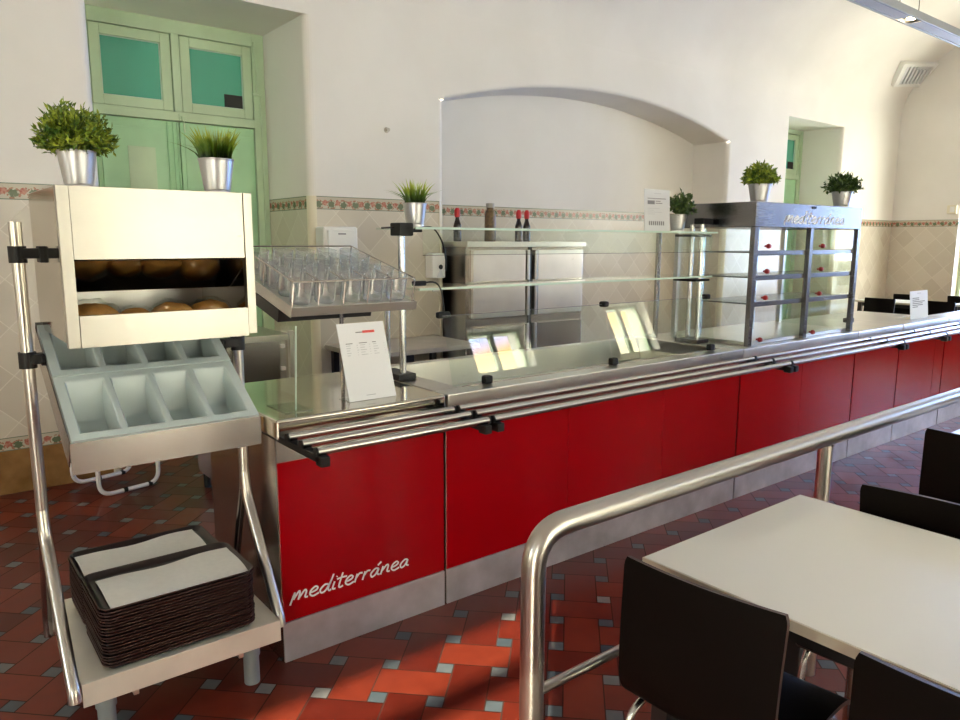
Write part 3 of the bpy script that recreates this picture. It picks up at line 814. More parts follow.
# bread bin
B0, B1, BY0, BY1, BZ0, BZ1 = .338, .858, 2.215, 2.70, 1.222, 1.640
b = MB()
def slab(x0, x1, y0, y1, z0, z1, bev=.0015): b.box(x0, x1, y0, y1, z0, z1, bev)
b.box(B0+.012, B1-.012, BY0+.02, BY1, BZ0, BZ0+.01); b.box(B0+.012, B1-.012, BY0+.007, BY1, BZ1-.01, BZ1); b.box(B0+.012, B1-.012, BY1-.01, BY1, BZ0, BZ1)
bn = b.build('bread_bin', 'steel', ct)
for xa_ in (B0, B1-.012):
    b = MB(); slab(xa_, xa_+.012, BY0+.02, BY1, BZ0, BZ1); b.build('side_panel', 'steel_mirror', bn)
b = MB(); b.box(B0, B0+.030, BY0-.004, BY0+.022, BZ0-.012, BZ1, .0015); b.build('corner_post', 'steel_bright', bn)
b = MB(); b.box(B1-.026, B1, BY0-.004, BY0+.022, BZ0-.006, BZ1, .0015); b.build('corner_post', 'steel_bright', bn)
b = MB(); b.box(B0+.031, B1-.027, BY0, BY0+.006, 1.447, BZ1, .001); b.build('lid_panel', 'steel_bright', bn)
b = MB(); b.box(B0+.031, B1-.027, BY0-.006, BY0+.006, BZ0-.012, 1.297, .001); b.build('front_lip', 'steel_bright', bn)
b = MB(); b.box(B0+.014, B1-.014, -.0, .004, 0, .20, M4=Matrix.Translation((0, BY0+.012, 1.447)) @ Matrix.Rotation(R(-118), 4, 'X')); b.build('inner_flap', 'steel_mirror', bn)
# bread rolls wrapped in film
def bread(x, y, r, label, seed):
    rnd = random.Random(seed)
    t = thing('bread_roll', label, 'bread', (x, y, BZ0+.01), 'wrapped rolls in the bread bin')
    b = MB(); bb = bmesh.new(); bmesh.ops.create_icosphere(bb, subdivisions=3, radius=1)
    for v in bb.verts:
        n = v.co.normalized(); k = 1 + .06*math.sin(7*n.x+seed)*math.cos(6*n.y+seed*2)
        v.co = Vector((n.x*r*k*1.12, n.y*r*k, n.z*r*.78*k if n.z > 0 else n.z*r*.55))
    b.merge(bb, 0, Matrix.Translation((x, y, BZ0+.011+r*.55)))
    b.build('crust', 'bread_crust', t)
    b = MB(); bb = bmesh.new(); bmesh.ops.create_icosphere(bb, subdivisions=3, radius=1)
    for v in bb.verts:
        n = v.co.normalized(); k = 1.05 + rnd.uniform(0, .17)*max(0, n.z+.2)
        v.co = Vector((n.x*r*k*1.12, n.y*r*k, n.z*r*.84*k if n.z > 0 else n.z*r*.56))
    b.merge(bb, 0, Matrix.Translation((x, y, BZ0+.011+r*.56)))
    b.build('film_wrap', 'acrylic', t, smooth=0)
bread(.425, 2.34, .066, 'golden film-wrapped roll at the left end of the bread bin', 1)
bread(.543, 2.36, .050, 'low brown film-wrapped roll second from left in bread bin', 2)
bread(.647, 2.35, .060, 'film-wrapped roll with crinkled wrap third from left in bread bin', 3)
bread(.768, 2.37, .060, 'brown film-wrapped roll at the right of the bread bin row', 4)
# cutlery slope: steel tray frame plus two moulded inserts
CA = math.atan(.60); CM = Matrix.Translation((0, 2.19, .955)) @ Matrix.Rotation(CA, 4, 'X')
cx0, cx1 = .316, .846; cl = .53
b = MB(); b.box(cx0, cx0+.003, -.002, cl, -.085, .0, M4=CM); b.box(cx1-.003, cx1, -.002, cl, -.085, .0, M4=CM); b.box(cx0, cx1, cl, cl+.003, -.085, .02, M4=CM)
b.box(cx0, cx1, 2.186, 2.189, .868, .957, .0008)
b.box(cx0+.003, cx1-.003, .015, cl, -.088, -.085, M4=CM)
b.build('cutlery_slope', 'steel_dark', ct)
def cutlery_tray(y0, y1, label, lift=0.):
    """moulded insert with four open pockets, in slope coordinates"""
    b = MB(); xa, xb = cx0+.005, cx1-.005; wall = .028; gap = .020; dep = -.078
    n = 4; pw = ((xb-xa) - 2*wall - (n-1)*gap)/n
    top = lift
    px = [(xa+wall+i*(pw+gap), xa+wall+i*(pw+gap)+pw) for i in range(n)]
    ya, yb = y0+wall, y1-.024
    V = lambda x, y, z: CM @ Vector((x, y, z))
    def q(*p): b.face([V(*a) for a in p])
    # rim faces
    ex = [xa] + [e for p in px for e in p] + [xb]
    for k in range(len(ex)-1):
        q((ex[k], y0, top), (ex[k+1], y0, top), (ex[k+1], ya, top), (ex[k], ya, top)); q((ex[k], yb, top), (ex[k+1], yb, top), (ex[k+1], y1, top), (ex[k], y1, top))
    for k in range(0, len(ex), 2): q((ex[k], ya, top), (ex[k+1], ya, top), (ex[k+1], yb, top), (ex[k], yb, top))
    for (p0, p1) in px:
        i0, i1, j0, j1 = p0+.008, p1-.008, ya+.008, yb-.085
        jm = yb-.030
        q((p0, ya, top), (p1, ya, top), (i1, j0, dep), (i0, j0, dep))
        q((p0, ya, top), (i0, j0, dep), (i0, j1, dep), (i0, jm, dep*.45), (p0, yb, top))
        q((p1, ya, top), (p1, yb, top), (i1, jm, dep*.45), (i1, j1, dep), (i1, j0, dep))
        q((i0, j0, dep), (i1, j0, dep), (i1, j1, dep), (i0, j1, dep))
        q((i0, j1, dep), (i1, j1, dep), (i1, jm, dep*.45), (i0, jm, dep*.45)); q((i0, jm, dep*.45), (i1, jm, dep*.45), (p1, yb, top), (p0, yb, top))
    # outer skirt
    q((xa, y0, top), (xa, y0, top-.03), (xb, y0, top-.03), (xb, y0, top)); q((xa, y1, top), (xb, y1, top), (xb, y1, top-.03), (xa, y1, top-.03))
    q((xa, y0, top), (xa, y1, top), (xa, y1, top-.03), (xa, y0, top-.03)); q((xb, y0, top), (xb, y0, top-.03), (xb, y1, top-.03), (xb, y1, top))
    bmesh.ops.remove_doubles(b.bm, verts=b.bm.verts, dist=.0003)
    inv = CM.inverted()
    def inner(e):
        return all(xa+.004 < (inv @ v.co).x < xb-.004 and y0+.004 < (inv @ v.co).y < y1-.004 for v in e.verts)
    es = [e for e in b.bm.edges if len(e.link_faces) == 2 and e.calc_face_angle(0) > .5 and inner(e)]
    bmesh.ops.bevel(b.bm, geom=es, offset=.005, segments=3, profile=.5, affect='EDGES')
    o = b.build('cutlery_tray', 'grey_plastic', None, smooth=60, origin=V((xa+xb)/2, (y0+y1)/2, 0))
    tag(o, label, 'cutlery tray', 'grey cutlery inserts on the cart slope')
cutlery_tray(.0005, .272, 'grey four-pocket cutlery insert at the lower front of the cart slope', .010)
cutlery_tray(.2725, .526, 'grey four-pocket cutlery insert behind, half under the bread bin', .014)

# serving trays in two stacks
def make_tray(name, x0, x1, y0, y1, z, label, grp):
    b = MB(); n = 4; r = .035
    def loop(e, zz): return [b.bm.verts.new((p[0], p[1], zz)) for p in rrect(x0+e, x1-e, y0+e, y1-e, max(.012, r-e), n)]
    L = [loop(.022, 0), loop(.014, .003), loop(.004, .017), loop(.0, .018), loop(.0, .0145), loop(.005, .0140), loop(.016, .0005), loop(.024, -.0025)]
    for k, (a, c) in enumerate(zip(L, L[1:])):
        for i in range(len(a)):
            f = b.bm.faces.new((a[i], a[(i+1) % len(a)], c[(i+1) % len(a)], c[i]))
            if k in (2, 3): f.material_index = 1
    b.bm.faces.new(L[0]); b.bm.faces.new(L[-1][::-1])
    b.bm.transform(Matrix.Translation((0, 0, z+.0025)))
    o = b.build(name, ['tray', 'tray_edge'], None, origin=((x0+x1)/2, (y0+y1)/2, z))
    return tag(o, label, 'tray', grp)
def stack(x0, x1, y0, y1, n, step, where):
    base = None; z = sz
    for k in range(n):
        lab = ('topmost dark serving tray of the %s' % where if k == n-1 else
               'bottom dark serving tray of the %s, on the cart shelf' % where if k == 0 else
               'dark serving tray in the %s, %d from the top' % (where, n-k))
        dx, dy = random.uniform(-.002, .002), random.uniform(-.002, .002)
        if base is None: base = make_tray('serving_tray', x0, x1, y0, y1, z, lab, 'serving trays in the ' + where); p0 = base.location.copy()
        else:
            o = base.copy(); COL.objects.link(o); o.location = p0 + Vector((dx, dy, k*step)); o['label'] = lab
    return z + (n-1)*step
zt1 = stack(.358, .818, 2.214, 2.506, 19, .0098, 'front stack')
zt2 = stack(.362, .812, 2.512, 2.775, 17, .0098, 'rear stack')
def napkin(x0, x1, y0, y1, z, label, rot):
    b = MB(); N = 14; g_ = []
    for i in range(N+1):
        row = []
        for j in range(N//2+1):
            u, v = i/N, j/(N//2)
            row.append((x0+(x1-x0)*u, y0+(y1-y0)*v, z + .004*math.sin(u*5+v*3) + .0025*math.sin(u*11-v*7) + .005))
        g_.append(row)
    for i in range(N):
        for j in range(N//2): b.face((g_[i][j], g_[i+1][j], g_[i+1][j+1], g_[i][j+1]))
    bmesh.ops.remove_doubles(b.bm, verts=b.bm.verts, dist=.0001)
    r = bmesh.ops.extrude_face_region(b.bm, geom=b.bm.faces[:])
    bmesh.ops.translate(b.bm, verts=[v for v in r['geom'] if isinstance(v, bmesh.types.BMVert)], vec=(0, 0, .0012))
    c = Vector(((x0+x1)/2, (y0+y1)/2, 0))
    b.bm.transform(Matrix.Translation(c) @ Matrix.Rotation(R(rot), 4, 'Z') @ Matrix.Translation(-c))
    tag(b.build('paper_placemat', 'paper', None, smooth=60, origin=(c.x, c.y, z)), label, 'paper placemat', 'white paper placemats on the tray stacks')
napkin(.392, .808, 2.230, 2.462, zt1+.004, 'white paper placemat lying on top of the front tray stack', 0)
napkin(.380, .778, 2.535, 2.752, zt2+.004, 'white paper placemat lying on top of the rear tray stack', 0)

# ------------------------------------------------------------------ potted plants
def pot(t, x, y, z, r, h):
    b = MB()
    b.lathe([(0, .002), (r*.70, .002), (r*.74, .0), (r*.75, h*.10), (r*.70, h*.14), (r*.74, h*.17), (r*.98, h*.95), (r, h*.96), (r*1.02, h), (r*.97, h), (r*.94, h*.93), (r*.9, h*.86), (0, h*.86)], (x, y, z), 32)
    p = b.build('pot', 'pot', t)
    b = MB(); b.lathe([(r*.90, h*.868), (r*.4, h*.89), (0, h*.90)], (x, y, z), 20); b.build('soil', 'soil', t)
def shrub(t, x, y, z, rx, rz, n, leafsize, mat, seed, per=13, up=.6, narrow=.32):
    rnd = random.Random(seed); b = MB(); st = MB()
    for i in range(n):
        a = rnd.uniform(0, 2*PI); e = math.asin(rnd.uniform(-.12, 1.0)); L = rnd.uniform(.72, 1.05)
        d = Vector((math.cos(a)*math.cos(e), math.sin(a)*math.cos(e), math.sin(e)))
        tip = Vector((d.x*rx*L, d.y*rx*L, d.z*rz*L)); base = Vector((rnd.uniform(-.25, .25)*rx, rnd.uniform(-.25, .25)*rx, -rz*.18))
        mid = (base+tip)/2 + Vector((0, 0, rz*.12))
        pts = [base*(1-s)**2 + mid*2*s*(1-s) + tip*s*s for s in (0, .35, .7, 1)]
        st.tube([Vector((x, y, z))+p for p in pts], .0009, 4, caps=False)
        for k in range(per):
            s = .22 + .80*k/per; c = base*(1-s)**2 + mid*2*s*(1-s) + tip*s*s
            dirn = (tip-base).normalized()*up + Vector((rnd.gauss(0, 1), rnd.gauss(0, 1), rnd.gauss(.25, .8))).normalized()
            dirn.normalize(); sd = dirn.cross(Vector((rnd.gauss(0, 1), rnd.gauss(0, 1), rnd.gauss(0, 1)))).normalized(); ln_ = leafsize*rnd.uniform(.7, 1.25); w = ln_*narrow
            nrm = dirn.cross(sd)*ln_*.12
            o = Vector((x, y, z)) + c
            b.face((o, o+dirn*ln_*.5+sd*w*.5+nrm, o+dirn*ln_, o+dirn*ln_*.5-sd*w*.5+nrm))
    b.build('foliage', mat, t, smooth=0, normals=False); st.build('stems', 'leaf_dark', t)
def grassy(t, x, y, z, r, h, n, seed, stray=5):
    rnd = random.Random(seed); b = MB()
    for i in range(n):
        a = rnd.uniform(0, 2*PI); q = math.sqrt(rnd.random())*r; L = h*rnd.uniform(.65, 1.08); lean = rnd.uniform(.05, .38)*(.4+q/r)
        if i < stray: L = h*rnd.uniform(.8, 1.0); lean = 1.1
        bx_, by_ = x+q*math.cos(a), y+q*math.sin(a); az = a+rnd.uniform(-.5, .5); w = rnd.uniform(.0028, .0048)
        sd = Vector((-math.sin(az+1.2), math.cos(az+1.2), 0)); prev = None
        for k in range(6):
            s = k/5; o = Vector((bx_+math.cos(az)*lean*L*s*s, by_+math.sin(az)*lean*L*s*s, z+L*(s-.28*lean*s*s)))
            ww = w*(1-s**2.2)+.0002
            cur = (o-sd*ww, o+sd*ww)
            if prev: b.face((prev[0], prev[1], cur[1], cur[0]))
            prev = cur
    bmesh.ops.remove_doubles(b.bm, verts=b.bm.verts, dist=.00005)
    b.build('foliage', 'grass', t, smooth=60, normals=False)
G6 = 'plants in small metal pots'
t = thing('potted_plant', 'large bushy yellow-green plant in metal pot on left of bread bin', 'plant', (.432, 2.42, BZ1), G6)
pot(t, .432, 2.42, BZ1, .052, .110); shrub(t, .432, 2.42, BZ1+.120, .106, .125, 330, .022, 'leaf_bright', 3, narrow=.38)
t = thing('potted_plant', 'spiky grass plant in metal pot on right of bread bin', 'plant', (.835, 2.42, BZ1), G6)
pot(t, .822, 2.40, BZ1, .054, .112); grassy(t, .822, 2.40, BZ1+.095, .044, .115, 230, 5, 9)
t = thing('potted_plant', 'spiky grass plant in metal pot on the end of the glass shelf above tumblers', 'plant', (1.79, 2.74, 1.556), G6)
pot(t, 1.79, 2.74, 1.556, .052, .105); grassy(t, 1.79, 2.74, 1.556+.09, .040, .115, 120, 9, 12)
t = thing('potted_plant', 'small dark leafy plant in metal pot beside the grey notice on glass shelf', 'plant', (3.60, 2.72, 1.556), G6)
pot(t, 3.60, 2.72, 1.556, .052, .100); shrub(t, 3.62, 2.72, 1.556+.125, .085, .105, 60, .034, 'leaf_dark', 11, per=8, narrow=.55)
t = thing('potted_plant', 'round bushy green plant in metal pot on left corner of display cabinet', 'plant', (4.06, 2.48, DZ1), G6)
pot(t, 4.06, 2.49, DZ1, .066, .112); shrub(t, 4.06, 2.49, DZ1+.130, .105, .110, 170, .028, 'leaf_bright', 21, narrow=.42)
t = thing('potted_plant', 'dark loose-leaved plant in metal pot on right end of display cabinet', 'plant', (4.99, 2.48, DZ1), G6)
pot(t, 4.985, 2.45, DZ1, .066, .105); shrub(t, 4.985, 2.45, DZ1+.120, .125, .100, 110, .034, 'leaf_dark', 31, per=10, narrow=.5)

# ------------------------------------------------------------------ notices
def rows(b, o, ux, uz, nrm, cols, z0, z1, n, seed, mat=0, h=.0028):
    rnd = random.Random(seed)
    for (a, c) in cols:
        for k in range(n):
            zz = z0 + (z1-z0)*k/max(1, n-1); e = a + (c-a)*rnd.uniform(.35, 1)
            pts = [o+ux*a+uz*(zz-h/2), o+ux*e+uz*(zz-h/2), o+ux*e+uz*(zz+h/2), o+ux*a+uz*(zz+h/2)]
            b.face([p+nrm*.0006 for p in pts], mat)
def card(name, label, o, ux, w, h, lean, th, mats):
    """upright card: o = lower left corner, leaning back by lean"""
    uz = (Vector((0, 0, 1))*math.cos(lean) + Vector((-ux.y, ux.x, 0))*math.sin(lean)).normalized()
    nb = ux.cross(uz).normalized()     # towards the viewer is -nb for ux along +x
    return uz, nb
ux = Vector((.998, -.03, 0)).normalized()
def notice(label, o, w, h, lean, body_mat, draw, foot=.09):
    o = Vector(o); uz = (Vector((0, 0, 1))*math.cos(lean) + Vector((0, 1, 0))*math.sin(lean)).normalized(); nr = Vector((1, 0, 0)).cross(uz) ; X = Vector((1, 0, 0))
    nr = -(uz.cross(X)) if (uz.cross(X)).y > 0 else uz.cross(X)
    nr = Vector((0, -math.cos(lean), math.sin(lean)))
    t = thing('table_notice', label, 'notice', o + X*w/2)
    b = MB(); th = .003
    q = [o, o+X*w, o+X*w+uz*h, o+uz*h]
    A = [b.bm.verts.new(p) for p in q]; B = [b.bm.verts.new(p-nr*th) for p in q]
    b.bm.faces.new(A); b.bm.faces.new(B[::-1])
    for i in range(4): b.bm.faces.new((A[i], A[(i+1) % 4], B[(i+1) % 4], B[i]))
    cd_ = b.build('card', body_mat, t)
    b = MB(); draw(b, o, X, uz, nr); b.build('print', ['ink', 'ink_pale', 'ink_red'], cd_, smooth=0, normals=False)
    if foot:
        b = MB(); b.box(o.x, o.x+w, o.y+.002, o.y+foot, o.z, o.z+.003, .001); b.build('holder_foot', 'acrylic', t)
    return t
def rect(b, o, X, uz, nr, a, c, z0, z1, mat):
    b.face([p+nr*.0007 for p in (o+X*a+uz*z0, o+X*c+uz*z0, o+X*c+uz*z1, o+X*a+uz*z1)], mat)
def d1(b, o, X, uz, nr):
    rect(b, o, X, uz, nr, .075, .105, .262, .266, 0); rect(b, o, X, uz, nr, .105, .158, .260, .270, 2)
    rows(b, o, X, uz, nr, [(.025, .055), (.082, .118), (.140, .182)], .222, .222, 1, 2, 0)
    rows(b, o, X, uz, nr, [(.025, .05), (.07, .08), (.085, .115), (.125, .13), (.142, .17), (.19, .194)], .176, .214, 5, 3, 1, .002)
    rows(b, o, X, uz, nr, [(.075, .13)], .018, .018, 1, 5, 1)
notice('large white menu notice with small red mark leaning on the near counter', (1.288, 2.432, CZ+.001), .205, .302, R(18), 'sign', d1)
def d2(b, o, X, uz, nr):
    rect(b, o, X, uz, nr, .08, .14, .198, .202, 1)
    rect(b, o, X, uz, nr, .025, .18, .171, .175, 0); rect(b, o, X, uz, nr, .025, .085, .142, .162, 0); rect(b, o, X, uz, nr, .092, .135, .157, .161, 0); rect(b, o, X, uz, nr, .092, .15, .146, .150, 0)
    rows(b, o, X, uz, nr, [(.025, .15)], .09, .12, 4, 8, 1)
    for k in range(8): rect(b, o, X, uz, nr, .035+k*.017, .046+k*.017, .030, .052, 0)
notice('grey printed notice in clear frame standing on the top glass shelf', (3.175, 2.612, 1.557), .215, .222, R(3), 'sign_grey', d2, .06)
def d3(b, o, X, uz, nr): 
    rect(b, o, X, uz, nr, .13, .20, .200, .205, 1)
    rows(b, o, X, uz, nr, [(.04, .28)], .095, .165, 6, 14, 0, .006)
notice('small white notice with lines of print near the far counter end', (6.225, 2.44, CZ+.001), .33, .222, R(6), 'sign', d3, .12)
t = thing('clear_sign_holder', 'empty clear acrylic holder seen edge-on at the near counter corner', 'sign holder', (1.06, 2.48, CZ))
b = MB(); b.prism([(2.428, CZ+.004), (2.56, CZ+.004), (2.535, 1.195), (2.402, 1.205)], 'x', 1.068, 1.072); b.build('upright_sheet', 'acrylic', t)
b = MB(); b.prism([(2.426, CZ+.004), (2.430, CZ+.004), (2.404, 1.205), (2.400, 1.205)], 'x', 1.0675, 1.0725); b.build('sheet_edge', 'glass_edge', t)
b = MB(); b.box(1.02, 1.125, 2.40, 2.575, CZ, CZ+.004, .001); b.build('foot_plate', thin_glass('frosted_acrylic', (.80, .84, .78), 2.0), t)

# ------------------------------------------------------------------ behind the counter
fr = thing('steel_cupboard', 'large stainless steel cupboard with two doors standing in arched niche', 'cupboard', (4.3, 5.1, 0))
f0, f1, fy0, fy1 = 3.634, 4.985, 4.80, 5.45
b = MB(); b.box(f0, f1, fy0+.02, fy1, .06, 1.45); b.build('carcass', 'steel_dark', fr)
b = MB(); b.box(f0-.01, f1+.01, fy0-.02, fy1+.01, 1.45, 1.495, .004); b.build('top', 'steel', fr)
for k, (a, c) in enumerate(((3.69, 4.262), (4.407, 4.965))):
    b = MB(); b.box(a, c, fy0-.012, fy0+.02, .86, 1.425, .006); dr = b.build('door', 'steel', fr)
    b = MB(); xx = c+.012 if k == 0 else a-.045
    b.box(xx, xx+.033, fy0-.02, fy0+.02, .86, 1.425, .006); b.build('handle_strip', 'steel_bright', dr)
    b = MB(); b.box(a, c, fy0-.012, fy0+.02, .12, .79, .006); dr = b.build('door', 'steel_dark', fr)
    b = MB(); b.box(xx, xx+.033, fy0-.02, fy0+.02, .12, .79, .006); b.build('handle_strip', 'steel', dr)
b = MB(); b.box(4.318, 4.352, fy0+.01, fy0+.03, .08, 1.45); b.build('centre_gap', 'dark', fr)
for fx in (f0+.06, f1-.06):
    for fy in (fy0+.08, fy1-.08):
        b = MB(); b.cyl((fx, fy, 0), (fx, fy, .06), .025, 12); b.build('foot', 'black', fr)
M['sauce'] = plain('dark_sauce', (.02, .008, .005), .15); M['redcap'] = plain('red_cap', (.55, .01, .015), .35); M['spice'] = mottled('brown_spice', (.16, .09, .03), .4, .3, 50)
def sauce(x, y, label):
    t = thing('sauce_bottle', label, 'bottle', (x, y, 1.495), 'bottles on top of the steel cupboard')
    b = MB(); b.lathe([(0, 0), (.030, 0), (.033, .006), (.033, .13), (.024, .16), (.016, .185), (.016, .20), (0, .20)], (x, y, 1.495), 18); b.build('bottle_body', 'sauce', t)
    b = MB(); b.lathe([(0, .20), (.021, .20), (.024, .215), (.024, .255), (.014, .275), (0, .278)], (x, y, 1.495), 18); b.build('cap', 'redcap', t)
sauce(3.70, 5.02, 'red-capped dark sauce bottle at the left end of cupboard top'); sauce(4.36, 5.0, 'red-capped dark bottle right of the brown jar, left of its twin'); sauce(4.455, 5.0, 'red-capped dark bottle furthest right on the cupboard top')
t = thing('spice_bottle', 'tall brown jar with stopper among red-capped bottles on cupboard', 'bottle', (4.035, 5.0, 1.495), 'bottles on top of the steel cupboard')
b = MB(); b.lathe([(0, 0), (.044, 0), (.048, .006), (.048, .22), (.040, .255), (.030, .27), (.030, .285), (0, .285)], (4.035, 5.0, 1.495), 18); b.build('jar_body', 'spice', t)
b = MB(); b.lathe([(0, .285), (.036, .285), (.036, .322), (0, .325)], (4.035, 5.0, 1.495), 18); b.build('stopper', 'wood', t)

t = thing('steel_work_table', 'low steel table against tiled wall behind the menu notice', 'table', (2.95, 4.75, 0))
b = MB(); b.box(2.47, 3.46, 4.40, 5.03, .69, .725, .003); b.build('table_top', 'wood', t)
for fx in (2.52, 3.41):
    for fy in (4.46, 4.97):
        b = MB(); b.box(fx-.022, fx+.022, fy-.022, fy+.022, 0, .69); b.build('leg', 'dark_metal', t)
b = MB(); b.box(2.98, 3.05, 4.70, 4.74, 0, .69); b.build('leg', 'dark_metal', t)

t = thing('steel_appliance', 'squat brown-tinted steel appliance behind counter near green door', 'appliance', (1.55, 4.25, 0))
b = MB(); b.box(1.335, 1.745, 4.02, 4.5, .10, .93, .004); b.build('body', 'steel_dark', t)
b = MB(); b.box(1.325, 1.755, 4.0, 4.52, .93, .965, .004); b.build('top', 'steel_bright', t)
b = MB(); b.box(1.735, 1.765, 3.985, 4.02, .30, .985, .002); b.build('side_guide', 'steel_bright', t)
for zz in (.885, .755):
    b = MB(); b.box(1.69, 1.715, 4.005, 4.02, zz, zz+.022, .002); b.build('catch', 'white_plastic', t)
for fx in (1.37, 1.71):
    for fy in (4.06, 4.46):
        b = MB(); b.cyl((fx, fy, 0), (fx, fy, .10), .02, 12); b.build('foot', 'black', t)

# white tubular chair half hidden behind the cart
t = thing('tubular_chair', 'white tube-framed chair half hidden behind cutlery slope by back wall', 'chair', (.94, 4.83, 0))
def loop(o, d, w, hgt, back):
    o = Vector(o); d = Vector(d).normalized(); r = .013
    b = MB(); p = [o+Vector((0, 0, hgt)), o+Vector((0, 0, r)), o+d*w+Vector((0, 0, r)), o+d*w+Vector((0, 0, hgt+back))]
    b.tube(fillet(p, .08, 8), r, 12); return b
dd = Vector((.265, .06, 0))
for o_ in ((.80, 4.625, 0), (.72, 4.965, 0)):
    lg = loop(o_, dd, .36, .44, .02).build('leg', 'white_tube', t)
    for kk in (.42, .84):
        c_ = Vector(o_) + dd.normalized()*.36*kk; b = MB(); e_ = dd.normalized()*.012
        b.cyl(c_-e_+Vector((0, 0, .0145)), c_+e_+Vector((0, 0, .0145)), .0145, 12); b.build('glide', 'black', lg)
b = MB(); b.box(-.02, .38, -.02, .40, .44, .465, .01, M4=Matrix.Translation((.775, 4.60, 0)) @ Matrix.Rotation(R(12.7), 4, 'Z')); b.build('seat', 'white_plastic', t)

# wall fittings
t = thing('towel_dispenser', 'white paper towel dispenser on tiled wall above tumblers', 'dispenser', (2.62, 5.0, 1.4))
b = MB(); b.box(2.42, 2.70, 4.90, 5.04, 1.37, 1.60, .018, seg=4); b.build('body', 'white_plastic', t)
b = MB(); b.box(2.45, 2.67, 4.885, 4.905, 1.39, 1.575, .008); b.build('cover', 'white_plastic', t)
b = MB(); b.box(2.53, 2.59, 4.882, 4.886, 1.542, 1.552); b.build('badge', 'ink', t)
t = thing('soap_dispenser', 'small white soap dispenser on tiled wall left of niche', 'dispenser', (3.44, 5.0, 1.2))
b = MB(); b.box(3.385, 3.515, 4.93, 5.04, 1.20, 1.40, .012, seg=3); b.build('body', 'white_plastic', t)
b = MB(); b.lathe([(0, 0), (.016, .004), (.020, .012), (0, .014)], seg=14, M4=Matrix.Translation((3.46, 4.932, 1.29)) @ Matrix.Rotation(R(90), 4, 'X')); b.build('window', 'dark', t)
b = MB(); b.prism([(3.425, 1.205), (3.495, 1.205), (3.46, 1.275)], 'y', 4.920, 4.931); b.build('push_lever', 'sign_grey', t)
b = MB(); b.box(3.45, 3.52, 5.025, 5.04, 1.085, 1.125, .004); t = b.build('wall_socket', 'white_plastic', None, origin=(3.485, 5.03, 1.1)); tag(t, 'small white socket on tiles below the soap dispenser', 'socket')
t = thing('wall_hook', 'small brass hook alone on plain plaster above towel dispenser', 'hook', (3.04, 5.03, 2.33))
b = MB(); b.lathe([(0, 0), (.020, .0), (.022, .004), (.012, .010), (.010, .028), (.014, .034), (0, .036)], seg=16, M4=Matrix.Translation((3.04, 5.04, 2.335)) @ Matrix.Rotation(R(90), 4, 'X')); b.build('hook_body', 'wood', t)
t = thing('wall_switch', 'small beige box on far end wall above the tile border', 'switch', (11.83, 4.23, 1.96))
b = MB(); b.box(11.80, 11.85, 4.165, 4.29, 1.90, 2.02, .008); b.build('box', 'bead', t)
b = MB(); b.box(11.792, 11.801, 4.19, 4.25, 1.92, 2.0, .004); b.build('rocker', 'white_plastic', t)

# vent and detector on the vault
def vault_pt(px, py, at):
    """a point of the vault's tangent plane at depth `at`, along one sight line"""
    d = r2*(px-480)/F_PX - u2*(py-360)/F_PX + fw
    P0 = Vector((0, at, ell(at))); e = .01; tg = Vector((0, 2*e, ell(at+e)-ell(at-e))).normalized(); n = Vector((1, 0, 0)).cross(tg).normalized()
    C0 = Vector((0, 0, 1.5)); return C0 + d*((P0-C0).dot(n)/d.dot(n)), (n if n.z < 0 else -n)
vc = [vault_pt(px, py, 4.80) for px, py in ((901, 61), (936, 61), (922, 84), (890, 84))]
nrm = vc[0][1]; vc = [v[0] for v in vc]
VC = sum(vc, Vector())/4
t = thing('ceiling_vent', 'slanted white air vent with slats on the vault by far corner', 'vent', VC)
def vq(u, v): return (vc[0]*(1-u)+vc[1]*u)*(1-v) + (vc[3]*(1-u)+vc[2]*u)*v
def vbar(b, u0, u1, v0, v1, h0, h1, mat=0):
    q = [vq(u0, v0), vq(u1, v0), vq(u1, v1), vq(u0, v1)]
    A = [b.bm.verts.new(p+nrm*h1) for p in q]; B = [b.bm.verts.new(p+nrm*h0) for p in q]
    b.bm.faces.new(A); b.bm.faces.new(B[::-1])
    for i in range(4): b.bm.faces.new((A[i], A[(i+1) % 4], B[(i+1) % 4], B[i]))
b = MB(); vbar(b, 0, 1, 0, .12, 0, .07); vbar(b, 0, 1, .90, 1, 0, .07); vbar(b, 0, .12, .12, .90, 0, .07); vbar(b, .88, 1, .12, .90, 0, .07); b.build('vent_frame', 'white_plastic', t)
b = MB(); vbar(b, .12, .88, .12, .9, .012, .018); b.build('vent_back', 'dark', t)
for k in range(7):
    b = MB(); u = .15+.105*k; vbar(b, u, u+.055, .12 if k < 3 else .30, .90, .025, .06); b.build('slat', 'lamp_white', t)
for k in range(2):
    b = MB(); vbar(b, .46, .86, .14+.08*k, .18+.08*k, .025, .06); b.build('slat', 'lamp_white', t)
sp, sn = vault_pt(939, 72, 4.66)
t = thing('smoke_detector', 'small round white detector beside the vault vent', 'detector', sp)
b = MB(); b.lathe([(0, .07), (.07, .07), (.11, .045), (.12, .0), (0, -.02)], seg=24, M4=Matrix.Translation(sp) @ sn.to_track_quat('Z', 'Y').to_matrix().to_4x4()); b.build('detector_body', 'white_plastic', t)

